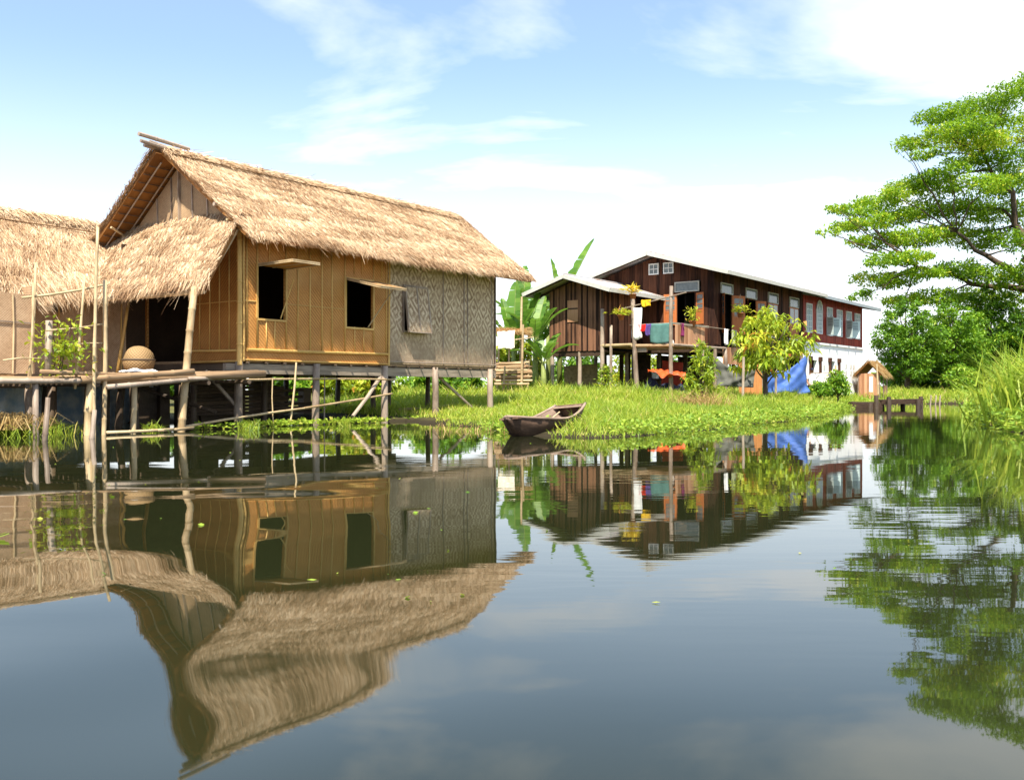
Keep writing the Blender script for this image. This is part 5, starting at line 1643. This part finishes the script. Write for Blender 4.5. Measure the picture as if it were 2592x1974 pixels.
# blue tarpaulin, grey net, rusty sheet
def tarp(name, corners, mat_, label, cat, seed=0, amp=.12, n_=22, m_=14, scal=0.0):
    a, b, c, d = [Vector(p) for p in corners]     # top-left, top-right, bottom-right, bottom-left
    nrm = (b-a).cross(d-a).normalized(); vs = []; fs = []; r_ = random.Random(seed)
    for j in range(m_+1):
        for i in range(n_+1):
            u, v = i/n_, j/m_
            p = a.lerp(b, u).lerp(d.lerp(c, u), v)
            p += nrm*(amp*math.sin(9*u+5*v+seed)*(.3+.7*v) + amp*.45*math.sin(21*u-6*v+seed) + amp*.3*math.sin(15*(u+v)))
            p.z -= scal*math.sin(math.pi*u)*(1-v)
            vs.append(tuple(p))
    for j in range(m_):
        for i in range(n_):
            q = j*(n_+1)+i; fs.append((q, q+1, q+n_+2, q+n_+1))
    me = bpy.data.meshes.new(name); me.from_pydata(vs, [], fs)
    me.polygons.foreach_set('use_smooth', np.full(len(fs), True)); me.update()
    o = link(name, me, mat_); s_ = o.modifiers.new('thick', 'SOLIDIFY'); s_.thickness = .01
    return tag(o, label, cat)
BLUE = plain('blue_tarp', (.055,.125,.38), .6, .3, .35, 2)
tarp('tarpaulin', (at(1640,792,43), at(1737,765,44), at(1742,848,44), at(1650,846,42.5)), BLUE, 'bright blue tarpaulin hanging in folds before the white wall', 'tarpaulin', 2, .14, scal=.45)
NETG = plain('grey_shade_net', (.13,.13,.115), .9, .1, .25, 5)
tarp('shade_net', (at(1540,768,41), at(1628,795,41), at(1622,836,41), at(1545,832,41)), NETG, 'sagging dark grey shade net strung below the terrace', 'net', 4, .08, scal=.35)
RUST = wood('rusty_sheet', (.30,.11,.03), (.62,.28,.10), 'z', grain=9)
b = thing('rusty_sheets', 'upright rust orange metal sheets beside the blue tarpaulin', 'sheet', at(1613, 841, 42.2))
p0, p1 = at(1592, 841, 42.2), at(1642, 841, 42)
for k in range(4):
    q0 = p0.lerp(p1, k/4) - b.location; q1 = p0.lerp(p1, (k+.97)/4) - b.location
    zt_ = 1.35 + .12*math.sin(k*2.3)
    MB().add([(q0.x,q0.y,-.6),(q1.x,q1.y,-.6),(q1.x,q1.y,zt_),(q0.x,q0.y,zt_-.05),(q0.x,q0.y+.03,-.6),(q1.x,q1.y+.03,-.6),(q1.x,q1.y+.03,zt_),(q0.x,q0.y+.03,zt_-.05)],
             [(0,1,2,3),(5,4,7,6),(3,2,6,7),(0,3,7,4),(1,5,6,2)]).build('panel', RUST, b)
for (px, py0, py1, d, lab) in ((1600, 770, 880, 37, 'grey fence stake standing in the grass before the shade net'), (1671, 760, 850, 42, 'thin pole holding up the blue tarpaulin')):
    o = MB().pole(at(px, py1, d), at(px+2, py0, d), .055, nodes=False).build('fence_stake', OLDPOLE); tag(o, lab, 'stake')
# orange tarpaulin and dark clutter under the terrace
ORG = plain('orange_tarp', (.60,.09,.02), .5, .4, .2, 4)
o = tarp('tarpaulin', (at(1395,797,42.5), at(1475,803,41.5), at(1478,816,40.8), at(1398,803,41.2)), ORG, 'orange red tarpaulin sheet over dark things under the terrace', 'tarpaulin', 6, .10)
NAVY = plain('navy_cover', (.012,.016,.04), .7, .3, .3)
o = crumple('covered_heap', 2.2, 1.2, 1.0, NAVY, 4); o.location = at(1430, 850, 42.2); o.location.z = .5
tag(o, 'dark blue covered heap under the orange tarpaulin', 'heap')
RED = plain('red_board', (.26,.03,.015), .8, .2, .3)
o = MB().box(-.5,.5,-.02,.02,0,1.3).build('red_panel', RED); o.location = ww_(-2.6, .9, .85); o.rotation_euler = (.08,.1,RY)
tag(o, 'dark red panel leaning among the stilts under the terrace', 'panel')
for k in range(3):
    o = MB().box(-.16,.16,-.12,.12,0,.34).box(-.13,.13,-.1,.1,.34,.36).build('white_bucket', WHITE_CLOTH); soft(o, .03, 2)
    o.location = at(1412+k*22, 800, 46.5) ; o.location.z = 1.42
    o.rotation_euler = (0,0,.3*k)
    tag(o, ['white container under the terrace nearest the leaning post', 'middle white container under the terrace', 'white container under the terrace next to the red panel'][k], 'container', 'white containers under the terrace')
o = MB().box(-1.4,1.4,-.4,.4,0,.06).box(-1.3,-1.2,-.3,.3,-.6,0).box(1.2,1.3,-.3,.3,-.6,0).build('rough_bench', DARKBEAM); o.location = at(1432, 800, 46.5); o.location.z = 1.36
tag(o, 'dark rough bench carrying white containers under the terrace', 'bench')
# matting fence under the annex, brushwood
MATF = plain('brush_mat', (.30,.22,.12), .9, .1, .4, 9)
tarp('reed_mat', (at(1215,790,46), at(1285,785,46), at(1290,842,46), at(1215,842,46)), MATF, 'brown reed mat screen under the annex', 'screen', 7, .05)
clump_at('brushwood', 'heap of dry reddish brushwood on the grass below the annex', at(1210, 835, 39.5), 900, (.75,.4), .2, .55, DRY, .55, 9, .9, 'brushwood')

# firewood rack and white sack
fr = thing('firewood_rack', 'bamboo rack stacked with split logs beside the grey wall', 'rack', at(1095, 841, 40.5))
L0 = fr.location
def fl(px, py, d): return at(px, py, d) - L0
for px, d, top in ((1088, 40.0, 790), (1127, 40.0, 700), (1124, 41.2, 640), (1098, 41.3, 720), (1075, 41.2, 740), (1140, 41.0, 775)):
    MB().pole(fl(px-4, 845, d), fl(px, top, d), .05).build('upright', BAMBOO, fr)
lg = MB().pole((-.5,0,0), (.5,0,0), .065, nodes=False)
first = None
for r_ in range(6):
    for k in range(4):
        o = MB().pole(fl(1070+RG.uniform(-8,8), 820-r_*7+RG.uniform(-2,2), 40.2+.25*k), fl(1140+RG.uniform(-10,8), 818-r_*7+RG.uniform(-3,3), 40.2+.25*k), .055*RG.uniform(.8,1.2), nodes=False, n=6).build('log', DECKWOOD if (r_+k) % 3 else BAMBOO, fr)
MB().pole(fl(1065,828,39.9), fl(1140,828,39.9), .05).build('bottom_rail', BAMBOO, fr)
MB().pole(fl(1110,733,40.0), fl(1150,727,40.0), .03).build('cross_rail', BAMBOO, fr)
rt = thatch_plane('rack_roof', tuple(fl(1060,710,42.0)), tuple(fl(1140,712,42.0)), tuple(fl(1142,722,40.2)), tuple(fl(1056,718,40.2)), fr, 250, .06, 55, True, DRY, .3)
SACK = plain('rice_sack', (.74,.66,.52), .8, .2, .15, 5)
tarp('white_sack', (at(1071,716,39.0), at(1109,713,39.1), at(1108,752,38.8), at(1074,752,38.7)), SACK, 'cream white sack hung on the firewood rack', 'sack', 3, .05)

# things by the white house: sheets, person, jetty, hut
for k, (x0, x1, lab) in enumerate(((1747,1768,'white sheet drying at the white wall beside the blue tarpaulin'), (1768,1786,'white sheet drying nearer to the wall pilaster'), (1786,1795,'narrow dark grey cloth at the end of the drying line'))):
    tarp('drying_sheet', (at(x0,805,47), at(x1,806,47.4), at(x1,838,47.4), at(x0,838,47)), [WHITE_CLOTH, WHITE_CLOTH, NETG][k], lab, 'sheet', k, .05)
o = MB().pole(at(1745,804,47), at(1797,805,47.6), .015, nodes=False).build('drying_line', ROPE); tag(o, 'drying line before the white wall', 'line')
o = MB().pole(at(1800,845,47), at(1800,788,47), .05, nodes=False).build('pale_post', BAMBOO); tag(o, 'pale post at the end of the drying line', 'post')
# person standing behind the sheets, seen from the chest up
pe = thing('person', 'person in a white shirt and dark blue cap behind the drying sheets', 'person', (0,0,0))
pb = at(1748, 841, 47.9); pb.z = float(ground_z(np.array([[pb.x, pb.y]]))[0]); pe.location = pb
def skin(name, verts, edges, rad, mat_, parent, sub=2, root=0):
    me = bpy.data.meshes.new(name); me.from_pydata(verts, edges, []); me.update()
    o = link(name, me, mat_, parent)
    sk = o.modifiers.new('skin', 'SKIN'); sk.use_smooth_shade = True
    for i, r_ in enumerate(rad):
        me.skin_vertices[0].data[i].radius = r_ if isinstance(r_, tuple) else (r_, r_)
    me.skin_vertices[0].data[root].use_root = True
    ss = o.modifiers.new('sub', 'SUBSURF'); ss.levels = 1; ss.render_levels = sub
    return o
SKIN = plain('skin', (.30,.15,.085), .5, .4, .1)
v = [(0,0,.86),(0,-.02,1.05),(0,-.04,1.25),(0,-.05,1.38),(0,-.07,1.46),(0,-.10,1.56),(0,-.11,1.66),
     (.17,-.04,1.34),(.22,-.06,1.10),(.20,-.22,.95),(.19,-.30,.93),(-.17,-.04,1.34),(-.23,-.04,1.10),(-.20,-.2,.92),(-.19,-.28,.90),
     (.10,0,.80),(.11,-.03,.44),(.11,0,.08),(.11,-.12,.04),(-.10,0,.80),(-.11,-.02,.44),(-.11,.02,.08),(-.11,-.10,.04)]
e = [(0,1),(1,2),(2,3),(3,4),(4,5),(5,6),(3,7),(7,8),(8,9),(9,10),(3,11),(11,12),(12,13),(13,14),(0,15),(15,16),(16,17),(17,18),(0,19),(19,20),(20,21),(21,22)]
r_ = [(.15,.11),(.14,.10),(.17,.11),(.10,.08),.05,.075,.07,.065,.048,.04,.035,.065,.048,.04,.035,.085,.06,.045,.035,.085,.06,.045,.035]
skin('body', v, e, r_, SKIN, pe)
v = [(0,0,.82),(0,-.02,1.05),(0,-.04,1.25),(0,-.05,1.37),(.17,-.04,1.335),(.21,-.06,1.14),(-.17,-.04,1.335),(-.22,-.04,1.14)]
skin('shirt', v, [(0,1),(1,2),(2,3),(2,4),(4,5),(2,6),(6,7)], [(.17,.13),(.165,.125),(.185,.125),(.10,.085),.075,.062,.075,.062], WHITE_CLOTH, pe)
skin('trousers', [(0,0,.86),(.10,0,.78),(.11,-.03,.44),(.11,0,.12),(-.10,0,.78),(-.11,-.02,.44),(-.11,.02,.12)], [(0,1),(1,2),(2,3),(0,4),(4,5),(5,6)], [(.165,.125),.10,.075,.062,.10,.075,.062], NAVY, pe)
mb = MB(); N_ = 12
for i in range(5):
    f = i/4; rr0 = .095*math.cos(f*math.pi/2*.95); z_ = 1.63+.10*math.sin(f*math.pi/2)
    for k in range(N_): mb.v.append((rr0*math.cos(2*math.pi*k/N_), -.11+rr0*1.1*math.sin(2*math.pi*k/N_), z_)); mb.r.append(.5)
for i in range(4):
    for k in range(N_): mb.f.append((i*N_+k, i*N_+(k+1)%N_, (i+1)*N_+(k+1)%N_, (i+1)*N_+k))
mb.f.append(tuple(4*N_+k for k in range(N_)))
cap = mb.build('cap', NAVY, pe, smooth=True)
MB().box(-.07,.07,-.31,-.19,1.625,1.64).build('peak', NAVY, cap)

jt = thing('jetty', 'dark plank jetty on thick posts at the foot of the white house', 'jetty', at(1900, 841, 49))
J0 = jt.location
jp = lambda px, d, z: Vector(((px-1103)/FPX*d, d, z)) - J0
for k in range(6):
    MB().beam(jp(1832, 47.0+k*.42, .22+.005*k), jp(1948, 47.6+k*.42, .24), .38, .07).build('plank', DARKBEAM, jt)
for k in range(5):
    MB().beam(jp(1898, 47.4+k*.42, .36), jp(1985, 48+k*.42, .40), .38, .07).build('plank', DARKBEAM, jt)
MB().beam(jp(1832, 46.85, .08), jp(1900, 47.2, .10), .12, .26).build('edge_beam', DARKBEAM, jt)
MB().beam(jp(1898, 47.15, .26), jp(1985, 47.8, .30), .10, .16).build('edge_beam', DARKBEAM, jt)
for px, d, zt_ in ((1875, 46.7, .25), (1888, 47, .62), (1915, 47, .55), (1978, 47.6, .4), (1984, 49.5, .55), (1945, 49.5, .4), (1838, 48.8, .3), (1900, 49.3, .35)):
    MB().pole(jp(px, d, -.8), jp(px, d, zt_), .13, nodes=False, n=8).build('post', DARKPOLE, jt)
o = MB().pole(at(1876,845,48.5), at(1876,812,48.5), .10, .085, nodes=False).build('white_post', WPAINT); tag(o, 'white wrapped post standing on the shore behind the jetty', 'post')
o = MB().pole(at(1892,850,50), at(1889,785,50), .045).build('bamboo_mast', BAMBOO); tag(o, 'tall pale bamboo mast beside the thatched hut', 'pole')
for k, px in enumerate((2004, 2015, 2024)):
    o = MB().pole(at(px,878,52+k), at(px+2,852,52+k), .04, nodes=False).build('water_stake', OLDPOLE)
    tag(o, ['thin stake in the water nearest the jetty end', 'middle of three thin stakes past the jetty', 'outermost thin stake past the jetty'][k], 'stake', 'stakes past the jetty')

hu = thing('thatched_hut', 'small open hut with brown thatch roof behind the jetty', 'hut', at(1880, 841, 62), HRZ)
hu.scale = (.52,.6,.85)
hu.location.z = float(ground_z(np.array([[hu.location.x, hu.location.y]]))[0])
thatch_plane('roof', (-1.9, .0, 2.75), (1.9, .0, 2.75), (2.0, -1.35, 1.75), (-2.0, -1.35, 1.75), hu, 220, .1, 61, True, DRY)
thatch_plane('roof', (-1.9, .02, 2.75), (1.9, .02, 2.75), (2.0, 1.35, 1.75), (-2.0, 1.35, 1.75), hu, 60, .1, 62, True, DRY)
for x in (-1.6, 0, 1.6):
    for y in (-1.1, 1.1):
        MB().pole((x, y, -.3), (x, y, 1.95), .06, nodes=False).build('post', OLDPOLE, hu)
boards('wall', -1.6, 1.6, .0, 1.8, 1.0, PALEBRD, hu, bw=.25)
boards('wall', -1.0, 1.0, .0, 1.9, -1.55, PALEBRD, hu, bw=.25, flip=True)
boards('half_wall', 0.1, 1.6, .0, 1.0, -1.08, PALEBRD, hu, bw=.2)
o = MB().tube([at(2170,808,60), at(2300,812,52)], .012, 4).build('power_cable', WPAINT); tag(o, 'upper thin pale cable crossing before the trees', 'cable', 'cables at the picture edge')
o = MB().tube([at(2165,830,60), at(2300,830,52)], .012, 4).build('power_cable', WPAINT); tag(o, 'lower thin pale cable crossing before the trees', 'cable', 'cables at the picture edge')

# climbing plant and litter on the left deck
t = thing('climbing_plant', 'leafy climbing plant with yellow leaves on the deck trellis', 'plant', hw(-4.95, -.85, 1.15))
r = np.random.default_rng(91); n_ = 420
P = np.column_stack([r.normal(0,.28,n_), r.normal(0,.18,n_), r.random(n_)*1.1])
P[:160] = np.column_stack([r.normal(.18,.2,160), r.normal(0,.15,160), .35+.3*r.random(160)])
D = unit(r.normal(size=(n_,3)))
V, F = leaves(P, D, .13*r.uniform(.6,1.4,n_), .06, r, .4, .5)
bulk('leaves', V, F, MANGOL, t, rnd=np.repeat(np.clip(r.normal(.35,.2,n_),0,1), 4))
mb = MB()
for k in range(4): limb(mb, (RG.uniform(-.1,.1), 0, 0), (RG.uniform(-.35,.35), RG.uniform(-.1,.1), RG.uniform(.7,1.1)), .012, .006, .1)
mb.build('stems', BARK, t)
for k in range(5):
    pass
SC.cycles.max_bounces = 7
SC.cycles.diffuse_bounces = 3
SC.cycles.glossy_bounces = 3
SC.cycles.transmission_bounces = 3
